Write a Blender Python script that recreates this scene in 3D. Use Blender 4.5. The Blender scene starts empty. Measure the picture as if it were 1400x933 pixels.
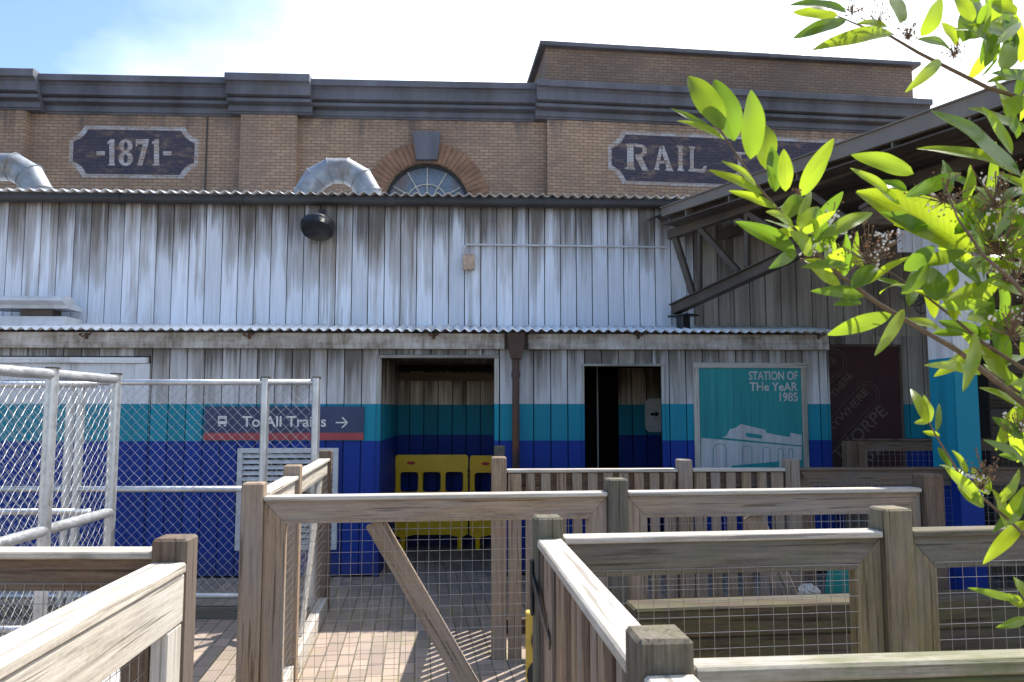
import bpy, bmesh, math, random
from mathutils import Vector, Matrix
R = math.radians
rnd = random.Random(7)
C = bpy.context.scene.collection

# ---------------------------------------------------------------- camera
FPX = 1050.0; EYE = 1.65; PITCH = R(4.98)
cd = bpy.data.cameras.new('camera'); cam = bpy.data.objects.new('camera', cd); C.objects.link(cam)
cd.sensor_width = 36; cd.lens = FPX / 1400 * 36
cam.location = (0, 0, EYE); cam.rotation_euler = (R(90) + PITCH, 0, 0)
cd.clip_start = 0.05; cd.clip_end = 600
cd.dof.use_dof = True; cd.dof.focus_distance = 5.2; cd.dof.aperture_fstop = 16
bpy.context.scene.camera = cam

# ---------------------------------------------------------------- sky and sun
SUN_AZ, SUN_EL = 38.0, 54.2          # azimuth clockwise from +Y (behind the barn, to the right)
w = bpy.data.worlds.new('World'); bpy.context.scene.world = w; w.use_nodes = True
nt = w.node_tree; bg = nt.nodes['Background']
sky = nt.nodes.new('ShaderNodeTexSky'); sky.sky_type = 'NISHITA'; sky.sun_disc = False
sky.sun_elevation = R(SUN_EL); sky.sun_rotation = R(SUN_AZ); sky.air_density = 1.0; sky.dust_density = 0.9; sky.ozone_density = 3.5
# thin high cloud, placed by direction in the sky
tc = nt.nodes.new('ShaderNodeTexCoord')
mp = nt.nodes.new('ShaderNodeMapping'); mp.inputs['Scale'].default_value = (1.2, 1.2, 2.5); mp.inputs['Location'].default_value = (0.35, 0.2, 0)
nz = nt.nodes.new('ShaderNodeTexNoise'); nz.inputs['Scale'].default_value = 1.6; nz.inputs['Detail'].default_value = 6
sep = nt.nodes.new('ShaderNodeSeparateXYZ')
ad = nt.nodes.new('ShaderNodeMath'); ad.operation = 'MULTIPLY_ADD'; ad.inputs[1].default_value = 0.9
rp = nt.nodes.new('ShaderNodeValToRGB'); rp.color_ramp.elements[0].position = 0.08; rp.color_ramp.elements[1].position = 0.52
mx = nt.nodes.new('ShaderNodeMixRGB'); mx.inputs[2].default_value = (9.0, 9.4, 10.0, 1)
nt.links.new(tc.outputs['Generated'], mp.inputs[0]); nt.links.new(mp.outputs[0], nz.inputs['Vector'])
nt.links.new(tc.outputs['Generated'], sep.inputs[0]); nt.links.new(sep.outputs[0], ad.inputs[0]); nt.links.new(nz.outputs[0], ad.inputs[2])
ay = nt.nodes.new('ShaderNodeMath'); ay.operation = 'MULTIPLY_ADD'; ay.inputs[1].default_value = 0.55; ab = nt.nodes.new('ShaderNodeMath'); ab.operation = 'ADD'; ab.inputs[1].default_value = -0.50
nt.links.new(sep.outputs[1], ay.inputs[0]); nt.links.new(ad.outputs[0], ay.inputs[2]); nt.links.new(ay.outputs[0], ab.inputs[0])
nt.links.new(ab.outputs[0], rp.inputs[0]); nt.links.new(rp.outputs[0], mx.inputs[0]); nt.links.new(sky.outputs[0], mx.inputs[1])
nt.links.new(mx.outputs[0], bg.inputs[0]); bg.inputs[1].default_value = 0.15
sd = bpy.data.lights.new('sun', 'SUN'); so = bpy.data.objects.new('sun', sd); C.objects.link(so)
sd.energy = 5.0; sd.angle = R(0.5); sd.color = (1, 0.94, 0.86)
sv = Vector((math.sin(R(SUN_AZ)) * math.cos(R(SUN_EL)), math.cos(R(SUN_AZ)) * math.cos(R(SUN_EL)), math.sin(R(SUN_EL))))
so.rotation_euler = sv.to_track_quat('Z', 'Y').to_euler(); so.location = (4, 10, 20)
vs = bpy.context.scene.view_settings
vs.view_transform = 'Standard'; vs.look = 'None'; vs.gamma = 1; vs.use_curve_mapping = False; vs.exposure = 0.85

# ---------------------------------------------------------------- geometry helpers
CP, SP = math.cos(PITCH), math.sin(PITCH)
CAM = Vector((0, 0, EYE))
def ray(px, py):
    x = (px - 700) / FPX; y = (466.5 - py) / FPX
    return Vector((x, CP - y * SP, SP + y * CP))
def P(px, py, Y):
    d = ray(px, py); return CAM + d * (Y / d.y)

class Frame:
    """a vertical working plane: local x along it, local y away from the camera, z up"""
    def __init__(s, O, yaw):
        s.O = Vector(O); s.yaw = R(yaw); s.u = Vector((math.cos(s.yaw), math.sin(s.yaw), 0)); s.n = Vector((-math.sin(s.yaw), math.cos(s.yaw), 0))
    def hit(s, px, py, yo=0.0):
        d = ray(px, py); t = s.n.dot(s.O + s.n * yo - CAM) / s.n.dot(d); p = CAM + d * t - s.O
        return p.dot(s.u), p.z + s.O.z
    def x(s, px, yo=0.0, py=558): return s.hit(px, py, yo)[0]
    def z(s, px, py, yo=0.0): return s.hit(px, py, yo)[1]
    def world(s, x, y, z=0): return Vector((s.O.x, s.O.y, 0)) + s.u * x + s.n * y + Vector((0, 0, z))
    def local(s, p): d = Vector(p) - Vector((s.O.x, s.O.y, 0)); return Vector((d.dot(s.u), d.dot(s.n), d.z))
WORLD = Frame((0, 0, 0), 0)

class MB:
    """mesh builder with a per-vertex 'loc' attribute (grain coordinates, metres, long axis first)"""
    def __init__(s): s.v = []; s.f = []; s.a = []; s.sm = False
    def add(s, vs_, fs, at=None):
        b = len(s.v); s.v += [Vector(q) for q in vs_]; s.f += [tuple(b + i for i in f) for f in fs]
        s.a += [Vector(q) for q in (at or vs_)]
        return s
    def obox(s, c, ax, dims, bev=0.004, jit=True):
        """chamfered box: centre, three unit axes (first = grain), full dims"""
        c = Vector(c); h = [d / 2 for d in dims]; bev = min(bev, min(h) * 0.6)
        off = Vector((rnd.uniform(-50, 50), rnd.uniform(-50, 50), rnd.uniform(-50, 50))) if jit else Vector((0, 0, 0))
        vs_, at, idx = [], [], {}
        for sx in (-1, 1):
            for sy in (-1, 1):
                for sz in (-1, 1):
                    for k in range(3):
                        q = [sx * h[0], sy * h[1], sz * h[2]]
                        for m in range(3):
                            if m != k: q[m] -= (sx, sy, sz)[m] * bev
                        idx[(sx, sy, sz, k)] = len(vs_)
                        vs_.append(c + ax[0] * q[0] + ax[1] * q[1] + ax[2] * q[2]); at.append(Vector(q) + off)
        fs = []
        def nrm(f):
            a, b, d = vs_[f[0]], vs_[f[1]], vs_[f[2]]
            n = (b - a).cross(d - a); m = sum((vs_[i] for i in f), Vector()) / len(f)
            return f if n.dot(m - c) > 0 else tuple(reversed(f))
        for k in range(3):
            o = [m for m in range(3) if m != k]
            for sg in (-1, 1):
                q = []
                for (a_, b_) in ((-1, -1), (1, -1), (1, 1), (-1, 1)):
                    t = [0, 0, 0]; t[k] = sg; t[o[0]] = a_; t[o[1]] = b_; q.append(idx[(t[0], t[1], t[2], k)])
                fs.append(nrm(tuple(q)))
        for k in range(3):
            o = [m for m in range(3) if m != k]
            for a_ in (-1, 1):
                for b_ in (-1, 1):
                    t0 = [0, 0, 0]; t0[k] = -1; t0[o[0]] = a_; t0[o[1]] = b_; t1 = list(t0); t1[k] = 1
                    fs.append(nrm((idx[(*t0, o[0])], idx[(*t1, o[0])], idx[(*t1, o[1])], idx[(*t0, o[1])])))
        for sx in (-1, 1):
            for sy in (-1, 1):
                for sz in (-1, 1): fs.append(nrm((idx[(sx, sy, sz, 0)], idx[(sx, sy, sz, 1)], idx[(sx, sy, sz, 2)])))
        return s.add(vs_, fs, at)
    def box(s, x0, x1, y0, y1, z0, z1, grain='z', bev=0.004, jit=True):
        X, Y, Z = Vector((1, 0, 0)), Vector((0, 1, 0)), Vector((0, 0, 1))
        c = ((x0 + x1) / 2, (y0 + y1) / 2, (z0 + z1) / 2); dx, dy, dz = abs(x1 - x0), abs(y1 - y0), abs(z1 - z0)
        if grain == 'x': return s.obox(c, (X, Y, Z), (dx, dy, dz), bev, jit)
        if grain == 'y': return s.obox(c, (Y, X, Z), (dy, dx, dz), bev, jit)
        return s.obox(c, (Z, X, Y), (dz, dx, dy), bev, jit)
    def bar(s, a, b, wd, th, up=(0, 0, 1), bev=0.004):
        """bar from a to b; wd measured along 'up', th across"""
        a, b = Vector(a), Vector(b); d = (b - a); L = d.length; d.normalize()
        t = d.cross(Vector(up)).normalized(); u = t.cross(d).normalized()
        return s.obox((a + b) / 2, (d, u, t), (L, wd, th), bev)
    def prism(s, poly, y0, y1, ang=0.0):
        """polygon in x,z extruded y0..y1; ang = grain direction in the plane"""
        off = Vector((rnd.uniform(-50, 50), rnd.uniform(-50, 50), rnd.uniform(-50, 50))); ca, sa = math.cos(ang), math.sin(ang)
        n = len(poly); vs_ = [Vector((x, y0, z)) for x, z in poly] + [Vector((x, y1, z)) for x, z in poly]
        area = sum(poly[i][0] * poly[(i + 1) % n][1] - poly[(i + 1) % n][0] * poly[i][1] for i in range(n))
        fr = tuple(range(n)); bk = tuple(reversed(range(n, 2 * n))); sd_ = [(i, i + n, (i + 1) % n + n, (i + 1) % n) for i in range(n)]
        if area < 0: fr = tuple(reversed(fr)); bk = tuple(reversed(bk)); sd_ = [tuple(reversed(q)) for q in sd_]
        at = [Vector((v.x * ca + v.z * sa, -v.x * sa + v.z * ca, v.y)) + off for v in vs_]
        return s.add(vs_, [fr, bk] + sd_, at)
    def prismx(s, prof, x0, x1):
        """profile in y,z extruded along x"""
        n = len(prof); vs_ = [Vector((x0, y, z)) for y, z in prof] + [Vector((x1, y, z)) for y, z in prof]
        area = sum(prof[i][0] * prof[(i + 1) % n][1] - prof[(i + 1) % n][0] * prof[i][1] for i in range(n))
        fr = tuple(reversed(range(n))); bk = tuple(range(n, 2 * n)); sd_ = [(i, (i + 1) % n, (i + 1) % n + n, i + n) for i in range(n)]
        if area < 0: fr = tuple(reversed(fr)); bk = tuple(reversed(bk)); sd_ = [tuple(reversed(q)) for q in sd_]
        return s.add(vs_, [fr, bk] + sd_)
    def tube(s, pts, r, n=10, cap=True):
        pts = [Vector(p) for p in pts]; rings = []; rr = r if isinstance(r, (list, tuple)) else [r] * len(pts)
        up = None
        for i, p in enumerate(pts):
            d = (pts[min(i + 1, len(pts) - 1)] - pts[max(i - 1, 0)]).normalized()
            if up is None:
                up = Vector((0, 0, 1)) if abs(d.z) < 0.9 else Vector((1, 0, 0))
            t = d.cross(up).normalized(); up = t.cross(d).normalized()
            rings.append([p + (t * math.cos(2 * math.pi * k / n) + up * math.sin(2 * math.pi * k / n)) * rr[i] for k in range(n)])
        vs_ = [q for g in rings for q in g]; fs = []
        for i in range(len(pts) - 1):
            for k in range(n):
                a = i * n + k; b = i * n + (k + 1) % n; fs.append((a, b, b + n, a + n))
        if cap:
            fs.append(tuple(reversed(range(n)))); fs.append(tuple(range((len(pts) - 1) * n, len(pts) * n)))
        return s.add(vs_, fs)
    def build(s, name, m, parent=None, off=(0, 0, 0), smooth=False, frame=None):
        me = bpy.data.meshes.new(name); off = Vector(off)
        me.from_pydata([v - off for v in s.v], [], s.f)
        at = me.attributes.new('loc', 'FLOAT_VECTOR', 'POINT')
        at.data.foreach_set('vector', [c for a in s.a for c in a])
        me.materials.append(m)
        if smooth: me.polygons.foreach_set('use_smooth', [True] * len(me.polygons))
        me.update(); o = bpy.data.objects.new(name, me); C.objects.link(o)
        if parent: o.parent = parent
        elif frame: o.location = frame.world(*off); o.rotation_euler = (0, 0, frame.yaw)
        else: o.location = off
        return o

class Thing:
    def __init__(s, name, label, cat, frame, at=(0, 0, 0), group=None):
        s.fr = frame; s.at = Vector(at); s.o = bpy.data.objects.new(name, None); C.objects.link(s.o)
        s.o.empty_display_size = 0.2
        s.o.location = frame.world(*s.at); s.o.rotation_euler = (0, 0, frame.yaw)
        tag(s.o, label, cat, group)
    def part(s, name, mb, m, parent=None, smooth=False, label=None):
        o = mb.build(name, m, parent or s.o, s.at, smooth)
        if label: o['label'] = label
        return o
def tag(o, label=None, cat=None, group=None, kind=None):
    if label: o['label'] = label
    if cat: o['category'] = cat
    if group: o['group'] = group
    if kind: o['kind'] = kind
    return o

def text_mb(txt, size, x, z, y, ext=0.002, ang=0.0, align='LEFT', squash=1.0, shear=0.0, bold=0.0):
    """flat lettering standing in the x,z plane at depth y (local)"""
    cu = bpy.data.curves.new('t', 'FONT'); cu.body = txt; cu.size = size; cu.align_x = align; cu.extrude = 0; cu.offset = bold; cu.shear = shear
    cu.resolution_u = 4
    o = bpy.data.objects.new('t', cu); C.objects.link(o); bpy.context.view_layer.update()
    me = bpy.data.meshes.new_from_object(o); mb = MB(); ca, sa = math.cos(ang), math.sin(ang)
    vs_ = [Vector((x + (v.co.x * squash) * ca - v.co.y * sa, y, z + v.co.x * squash * sa + v.co.y * ca)) for v in me.vertices]
    fs = []
    for p in me.polygons:
        f = tuple(p.vertices); a, b, c = vs_[f[0]], vs_[f[1]], vs_[f[2]]
        fs.append(f if (b - a).cross(c - a).y < 0 else tuple(reversed(f)))
    mb.add(vs_, fs); C.objects.unlink(o); bpy.data.objects.remove(o); bpy.data.curves.remove(cu); bpy.data.meshes.remove(me)
    return mb

# ---------------------------------------------------------------- materials
def nodes(name):
    m = bpy.data.materials.new(name); m.use_nodes = True; n = m.node_tree; b = n.nodes['Principled BSDF']; return m, n, b
def N(n, t, **k):
    q = n.nodes.new(t)
    for a, v in k.items():
        if a in ('op',): q.operation = v
        elif a == 'blend': q.blend_type = v
        else: q.inputs[a.replace('_', ' ')].default_value = v
    return q
def ramp(n, src, stops):
    r = n.nodes.new('ShaderNodeValToRGB'); e = r.color_ramp.elements
    while len(e) < len(stops): e.new(0.5)
    for i, (p, c) in enumerate(stops):
        e[i].position = p; e[i].color = (c, c, c, 1) if isinstance(c, (int, float)) else (*c, 1)
    n.links.new(src, r.inputs[0]); return r.outputs[0]
def mix(n, fac, a, b, mode='MIX'):
    q = n.nodes.new('ShaderNodeMixRGB'); q.blend_type = mode
    for i, v in enumerate((fac, a, b)):
        if isinstance(v, (int, float)): q.inputs[i].default_value = v if i == 0 else (v, v, v, 1)
        elif isinstance(v, tuple): q.inputs[i].default_value = (*v, 1)
        else: n.links.new(v, q.inputs[i])
    return q.outputs[0]
def math_(n, op, a, b=0.0, c=0.0):
    q = n.nodes.new('ShaderNodeMath'); q.operation = op
    for i, v in enumerate((a, b, c)):
        if isinstance(v, (int, float)): q.inputs[i].default_value = v
        else: n.links.new(v, q.inputs[i])
    return q.outputs[0]
def noise(n, vec, scale, sx=(1, 1, 1), detail=4, rough=0.55, dist=0.0, loc=(0, 0, 0)):
    mp_ = n.nodes.new('ShaderNodeMapping'); mp_.inputs['Scale'].default_value = sx; mp_.inputs['Location'].default_value = loc
    q = n.nodes.new('ShaderNodeTexNoise'); q.inputs['Scale'].default_value = scale; q.inputs['Detail'].default_value = detail
    q.inputs['Roughness'].default_value = rough; q.inputs['Distortion'].default_value = dist
    n.links.new(vec, mp_.inputs[0]); n.links.new(mp_.outputs[0], q.inputs['Vector']); return q.outputs[0]
def bump(n, b, h, s=0.3, d=0.01):
    q = n.nodes.new('ShaderNodeBump'); q.inputs['Strength'].default_value = s; q.inputs['Distance'].default_value = d
    n.links.new(h, q.inputs['Height']); n.links.new(q.outputs[0], b.inputs['Normal'])
def attr(n, name='loc'):
    q = n.nodes.new('ShaderNodeAttribute'); q.attribute_name = name; return q.outputs['Vector']
def objc(n):
    q = n.nodes.new('ShaderNodeTexCoord'); return q.outputs['Object']
def xyz(n, v):
    q = n.nodes.new('ShaderNodeSeparateXYZ'); n.links.new(v, q.inputs[0]); return q.outputs
def island(n):
    return n.nodes.new('ShaderNodeNewGeometry').outputs['Random Per Island']

def wood(name, light, dark, moss=None, bleach=0.0, knots=True, rough=0.85):
    m, n, b = nodes(name); v = attr(n)
    g1 = noise(n, v, 1.0, (1.6, 30, 30), 7, 0.65, 1.6)
    g2 = noise(n, v, 1.0, (7.0, 120, 120), 5, 0.7, 0.4)
    spk = noise(n, v, 1.0, (60, 90, 90), 4, 0.7, 0, (1, 8, 3))
    pat = noise(n, v, 1.0, (1.3, 5, 5), 3, 0.5, 0, (3, 1, 7))
    f = math_(n, 'ADD', math_(n, 'MULTIPLY', g1, 0.5), math_(n, 'ADD', math_(n, 'MULTIPLY', g2, 0.35), math_(n, 'MULTIPLY', spk, 0.15)))
    c = ramp(n, f, [(0.38, tuple(d * .8 for d in dark)), (0.5, tuple((a + d) / 2 for a, d in zip(light, dark))), (0.60, light)])
    gry = tuple([sum(light) / 3 * k for k in (1.02, 1.0, 0.97)])
    c = mix(n, ramp(n, pat, [(0.4, 0.0), (0.62, 0.75)]), c, mix(n, 0.6, c, gry))
    isl = island(n)
    c = mix(n, 0.8, c, ramp(n, isl, [(0, (0.75, 0.72, 0.7)), (0.5, (0.95, 0.95, 0.95)), (1, (1.18, 1.14, 1.08))]), 'MULTIPLY')
    h = f
    if knots:
        vo = n.nodes.new('ShaderNodeTexVoronoi'); vo.inputs['Scale'].default_value = 1.0; vo.inputs['Randomness'].default_value = 0.9
        mp_ = n.nodes.new('ShaderNodeMapping'); mp_.inputs['Scale'].default_value = (2.6, 5.5, 2.6); n.links.new(v, mp_.inputs[0]); n.links.new(mp_.outputs[0], vo.inputs['Vector'])
        k = ramp(n, vo.outputs['Distance'], [(0.04, 1.0), (0.08, 0.75), (0.13, 0.0)])
        halo = ramp(n, vo.outputs['Distance'], [(0.10, 1.0), (0.30, 0.0)]); c = mix(n, math_(n, 'MULTIPLY', halo, 0.35), c, tuple(d * 0.8 for d in dark))
        c = mix(n, math_(n, 'MULTIPLY', k, 0.85), c, tuple(d * 0.4 for d in dark))
    # fine dark checks along the grain
    ck = ramp(n, noise(n, v, 1.0, (1.8, 60, 60), 3, 0.5, 0, (9, 2, 2)), [(0.60, 0.0), (0.66, 1.0)])
    c = mix(n, math_(n, 'MULTIPLY', ck, 0.7), c, tuple(d * 0.35 for d in dark))
    if moss:
        mm = ramp(n, noise(n, v, 1.0, (5, 9, 9), 5, 0.65), [(0.5 - moss * 0.2, 0.0), (0.62, moss)])
        c = mix(n, mm, c, (0.10, 0.115, 0.035))
    if bleach: c = mix(n, bleach, c, (0.55, 0.53, 0.49))
    n.links.new(c, b.inputs['Base Color']); b.inputs['Roughness'].default_value = rough; b.inputs['Specular IOR Level'].default_value = 0.25
    hh = math_(n, 'SUBTRACT', h, math_(n, 'MULTIPLY', ck, 0.4)); bump(n, b, hh, 0.45, 0.006)
    return m

def clad(name, ztop, dirt=0.6, length=0.9, bands=(1.69, 1.325), white=(0.68, 0.70, 0.74), bare=(0.21, 0.19, 0.165), grime=0.35):
    """painted vertical boards: white above, turquoise band, dark blue below; streaked where the paint has weathered"""
    m, n, b = nodes(name); v = attr(n); oc = objc(n); z = xyz(n, oc)[2]; isl = island(n)
    grain = noise(n, v, 1.0, (1.6, 45, 45), 5, 0.6, 0.6)
    streak = noise(n, v, 1.0, (0.55, 11, 11), 4, 0.55, 0.25)
    fine = noise(n, oc, 1.0, (55, 55, 1.2), 3, 0.6)
    blot = noise(n, oc, 1.0, (3.0, 3.0, 1.1), 3, 0.5, 0, (4, 4, 4))
    d = math_(n, 'DIVIDE', math_(n, 'SUBTRACT', ztop, z), length)          # 0 at the eave .. 1 further down
    iv = math_(n, 'FRACT', math_(n, 'MULTIPLY', isl, 17.3)); d = math_(n, 'ADD', d, math_(n, 'MULTIPLY', math_(n, 'SUBTRACT', iv, 0.5), 0.4)); d = math_(n, 'SUBTRACT', 1.0, d); d = n_clamp(n, d)
    fin2 = noise(n, v, 1.0, (1.1, 42, 42), 5, 0.7, 0.2, (7, 3, 1))
    s = math_(n, 'ADD', math_(n, 'MULTIPLY', streak, 0.55), math_(n, 'MULTIPLY', fine, 0.2)); s = math_(n, 'ADD', s, math_(n, 'MULTIPLY', fin2, 0.25))
    s = math_(n, 'ADD', s, math_(n, 'MULTIPLY', math_(n, 'SUBTRACT', blot, 0.5), 0.5))
    s = math_(n, 'ADD', s, math_(n, 'MULTIPLY', math_(n, 'SUBTRACT', isl, 0.5), 0.16))
    s = math_(n, 'ADD', s, math_(n, 'MULTIPLY', math_(n, 'POWER', d, 1.4), 0.30))
    wear = ramp(n, s, [(0.60 - dirt * 0.14, 0.0), (0.66 - dirt * 0.08, 0.45), (0.86 - dirt * 0.1, 0.95)])
    wc = mix(n, ramp(n, grain, [(0.35, 0.55), (0.6, 0.0)]), white, tuple(a * 0.72 for a in white))
    bc = mix(n, grain, tuple(a * 0.45 for a in bare), tuple(min(1, a * 1.5) for a in bare))
    wcol = mix(n, wear, wc, bc)
    soot = ramp(n, math_(n, 'ADD', d, math_(n, 'ADD', math_(n, 'MULTIPLY', math_(n, 'SUBTRACT', streak, 0.5), 0.9), math_(n, 'MULTIPLY', math_(n, 'SUBTRACT', fin2, 0.5), 0.9))), [(0.74, 0.0), (1.05 - 0.06, 0.65)])
    wcol = mix(n, soot, wcol, tuple(a * 0.33 for a in bare))
    teal = mix(n, math_(n, 'MULTIPLY', grain, 0.5), (0.003, 0.24, 0.34), (0.01, 0.17, 0.24))
    blue = mix(n, math_(n, 'MULTIPLY', grain, 0.5), (0.002, 0.032, 0.27), (0.004, 0.028, 0.17))
    pw = ramp(n, s, [(0.60, 0.0), (0.85, 0.5)])
    teal = mix(n, pw, teal, (0.02, 0.11, 0.15)); blue = mix(n, pw, blue, (0.008, 0.02, 0.09))
    c = mix(n, math_(n, 'LESS_THAN', z, bands[0]), wcol, teal)
    c = mix(n, math_(n, 'LESS_THAN', z, bands[1]), c, blue)
    c = mix(n, 0.7, c, ramp(n, isl, [(0, 0.72), (0.5, 0.95), (1, 1.12)]), 'MULTIPLY')
    # splash dirt close to the ground
    low = ramp(n, math_(n, 'ADD', z, math_(n, 'MULTIPLY', blot, 0.25)), [(0.10, grime), (0.42, 0.0)])
    c = mix(n, low, c, (0.10, 0.09, 0.08))
    n.links.new(c, b.inputs['Base Color']); b.inputs['Roughness'].default_value = 0.62; b.inputs['Specular IOR Level'].default_value = 0.3
    bump(n, b, math_(n, 'ADD', grain, math_(n, 'MULTIPLY', fine, 0.4)), 0.35, 0.005)
    return m
def n_clamp(n, v):
    q = n.nodes.new('ShaderNodeClamp'); n.links.new(v, q.inputs[0]); return q.outputs[0]

def brickc(n, oc, c1, c2, mortar, scale=1.0):
    s = xyz(n, oc); cb = n.nodes.new('ShaderNodeCombineXYZ'); n.links.new(s[0], cb.inputs[0]); n.links.new(s[2], cb.inputs[1])
    bt = n.nodes.new('ShaderNodeTexBrick'); bt.inputs['Scale'].default_value = 1.0; bt.inputs['Brick Width'].default_value = 0.225 * scale
    bt.inputs['Row Height'].default_value = 0.078 * scale; bt.inputs['Mortar Size'].default_value = 0.009 * scale; bt.inputs['Mortar Smooth'].default_value = 0.3
    bt.inputs['Bias'].default_value = -0.1
    bt.inputs['Color1'].default_value = (*c1, 1); bt.inputs['Color2'].default_value = (*c2, 1); bt.inputs['Mortar'].default_value = (*mortar, 1)
    n.links.new(cb.outputs[0], bt.inputs['Vector']); return bt.outputs['Color'], bt.outputs['Fac']
def brick(name, paint=None, cover=0.0, dark=1.0):
    m, n, b = nodes(name); oc = objc(n)
    k = dark
    col, fac = brickc(n, oc, (0.355 * k, 0.25 * k, 0.175 * k), (0.27 * k, 0.185 * k, 0.135 * k), (0.125 * k, 0.10 * k, 0.085 * k), 0.74)
    st = noise(n, oc, 1.0, (0.9, 0.9, 0.7), 6, 0.65)
    st2 = noise(n, oc, 1.0, (9, 9, 1.5), 4, 0.6)
    col = mix(n, ramp(n, st, [(0.44, 0.0), (0.66, 0.55)]), col, (0.15, 0.12, 0.11))
    col = mix(n, ramp(n, st2, [(0.55, 0.0), (0.75, 0.3)]), col, (0.14, 0.115, 0.105))
    zz = xyz(n, oc)[2]; drip = noise(n, oc, 1.0, (3.5, 3.5, 0.35), 5, 0.65, 0, (8, 8, 8))
    wet = ramp(n, math_(n, 'ADD', math_(n, 'SUBTRACT', zz, 6.72), math_(n, 'MULTIPLY', math_(n, 'SUBTRACT', drip, 0.5), 3.2)), [(-0.0, 0.0), (0.55, 0.75 if dark == 1.0 else 0.25)])
    col = mix(n, wet, col, (0.10, 0.085, 0.08))
    bigb = noise(n, oc, 1.0, (0.35, 0.35, 0.5), 3, 0.5, 0, (1, 7, 2)); col = mix(n, 1.0, col, ramp(n, bigb, [(0.3, 0.78), (0.7, 1.12)]), 'MULTIPLY')
    if paint:
        wr = noise(n, oc, 1.0, (3.0, 3.0, 7.0), 6, 0.7, 0, (2, 5, 1))
        wm = ramp(n, wr, [(cover - 0.12, 0.9), (cover + 0.08, 0.2)])
        wm = math_(n, 'MULTIPLY', wm, math_(n, 'SUBTRACT', 1.0, math_(n, 'MULTIPLY', fac, 0.45)))
        col = mix(n, wm, col, paint)
    n.links.new(col, b.inputs['Base Color']); b.inputs['Roughness'].default_value = 0.9; b.inputs['Specular IOR Level'].default_value = 0.2
    bump(n, b, math_(n, 'ADD', math_(n, 'MULTIPLY', fac, -1.0), math_(n, 'MULTIPLY', st2, 0.3)), 0.5, 0.01)
    return m

def plain(name, col, rough=0.6, metal=0.0, var=0.25, scale=6.0, rust=0.0, streak=False, spec=0.4, bmp=0.15, rustc=(0.16, 0.06, 0.025)):
    m, n, b = nodes(name); oc = objc(n)
    ns = noise(n, oc, scale, (1, 1, 0.25) if streak else (1, 1, 1), 6, 0.65)
    fn = noise(n, oc, scale * 8, (1, 1, 1), 4, 0.6)
    c = mix(n, ramp(n, ns, [(0.3, 0.0), (0.7, 1.0)]), tuple(a * (1 - var) for a in col), tuple(min(1, a * (1 + var)) for a in col))
    if rust: c = mix(n, ramp(n, noise(n, oc, scale * 0.7, (1, 1, 0.5), 6, 0.7, 0, (3, 3, 3)), [(0.62 - rust * 0.25, 0.0), (0.75 - rust * 0.2, min(1, rust + 0.3))]), c, rustc)
    n.links.new(c, b.inputs['Base Color']); b.inputs['Metallic'].default_value = metal; b.inputs['Specular IOR Level'].default_value = spec
    n.links.new(ramp(n, fn, [(0.3, max(0, rough - 0.12)), (0.7, min(1, rough + 0.12))]), b.inputs['Roughness'])
    bump(n, b, math_(n, 'ADD', ns, math_(n, 'MULTIPLY', fn, 0.3)), bmp, 0.004)
    return m

M = {}
M['wood_tan'] = wood('tan timber', (0.40, 0.295, 0.20), (0.22, 0.155, 0.105))
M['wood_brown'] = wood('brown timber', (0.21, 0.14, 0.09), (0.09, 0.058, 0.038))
M['wood_grey'] = wood('weathered grey green timber', (0.20, 0.175, 0.135), (0.085, 0.072, 0.052), moss=0.25)  # base colour darkened to carry the shade of the lower right
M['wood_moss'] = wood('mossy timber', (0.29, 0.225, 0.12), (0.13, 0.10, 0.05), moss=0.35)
M['wood_bleach_lit'] = wood('bleached sunlit timber', (0.62, 0.57, 0.49), (0.33, 0.285, 0.225), bleach=0.1)  # bleached tone, lightened further so rail tops and faces look sunlit
M['mossy'] = wood('green mossy rail', (0.20, 0.17, 0.09), (0.07, 0.06, 0.03), moss=1.0)
M['capmoss'] = wood('mossy bleached cap', (0.48, 0.44, 0.36), (0.17, 0.145, 0.10), moss=0.7)
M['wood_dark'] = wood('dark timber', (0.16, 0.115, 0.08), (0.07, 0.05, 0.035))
M['sleeper'] = wood('old sleeper timber', (0.13, 0.095, 0.06), (0.05, 0.037, 0.024), moss=0.35)
M['fascia'] = clad('weathered painted fascia', 2.5, 0.95, 0.5, (-5, -6), white=(0.50, 0.49, 0.47), bare=(0.20, 0.17, 0.14), grime=0)
def mottled():
    m, n, b = nodes('mottled fascia paint'); oc = objc(n); v = attr(n)
    a = noise(n, oc, 1.0, (2.2, 2.2, 3.0), 6, 0.65); d = noise(n, oc, 1.0, (26, 26, 5), 5, 0.65); f = noise(n, v, 1.0, (1.5, 40, 40), 4, 0.6)
    t = math_(n, 'ADD', math_(n, 'MULTIPLY', a, 0.55), math_(n, 'ADD', math_(n, 'MULTIPLY', d, 0.3), math_(n, 'MULTIPLY', f, 0.15)))
    c = ramp(n, t, [(0.36, (0.10, 0.085, 0.07)), (0.44, (0.24, 0.215, 0.185)), (0.52, (0.40, 0.38, 0.36)), (0.62, (0.58, 0.58, 0.60))])
    n.links.new(c, b.inputs['Base Color']); b.inputs['Roughness'].default_value = 0.75; bump(n, b, t, 0.4, 0.006); return m
M['fascia'] = mottled()
M['trim'] = wood('painted trim', (0.55, 0.53, 0.48), (0.32, 0.29, 0.24), knots=False)
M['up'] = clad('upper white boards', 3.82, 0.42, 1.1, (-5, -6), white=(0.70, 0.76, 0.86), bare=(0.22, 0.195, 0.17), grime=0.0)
M['upr'] = clad('stained shade-toned upper boards', 3.82, 1.15, 2.6, (-5, -6), white=(0.45, 0.43, 0.40), grime=0.0)  # weathering plus the canopy's shade, both put into the colour
M['low'] = clad('lower painted boards', 2.30, 0.80, 0.70, white=(0.60, 0.61, 0.64))
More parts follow.
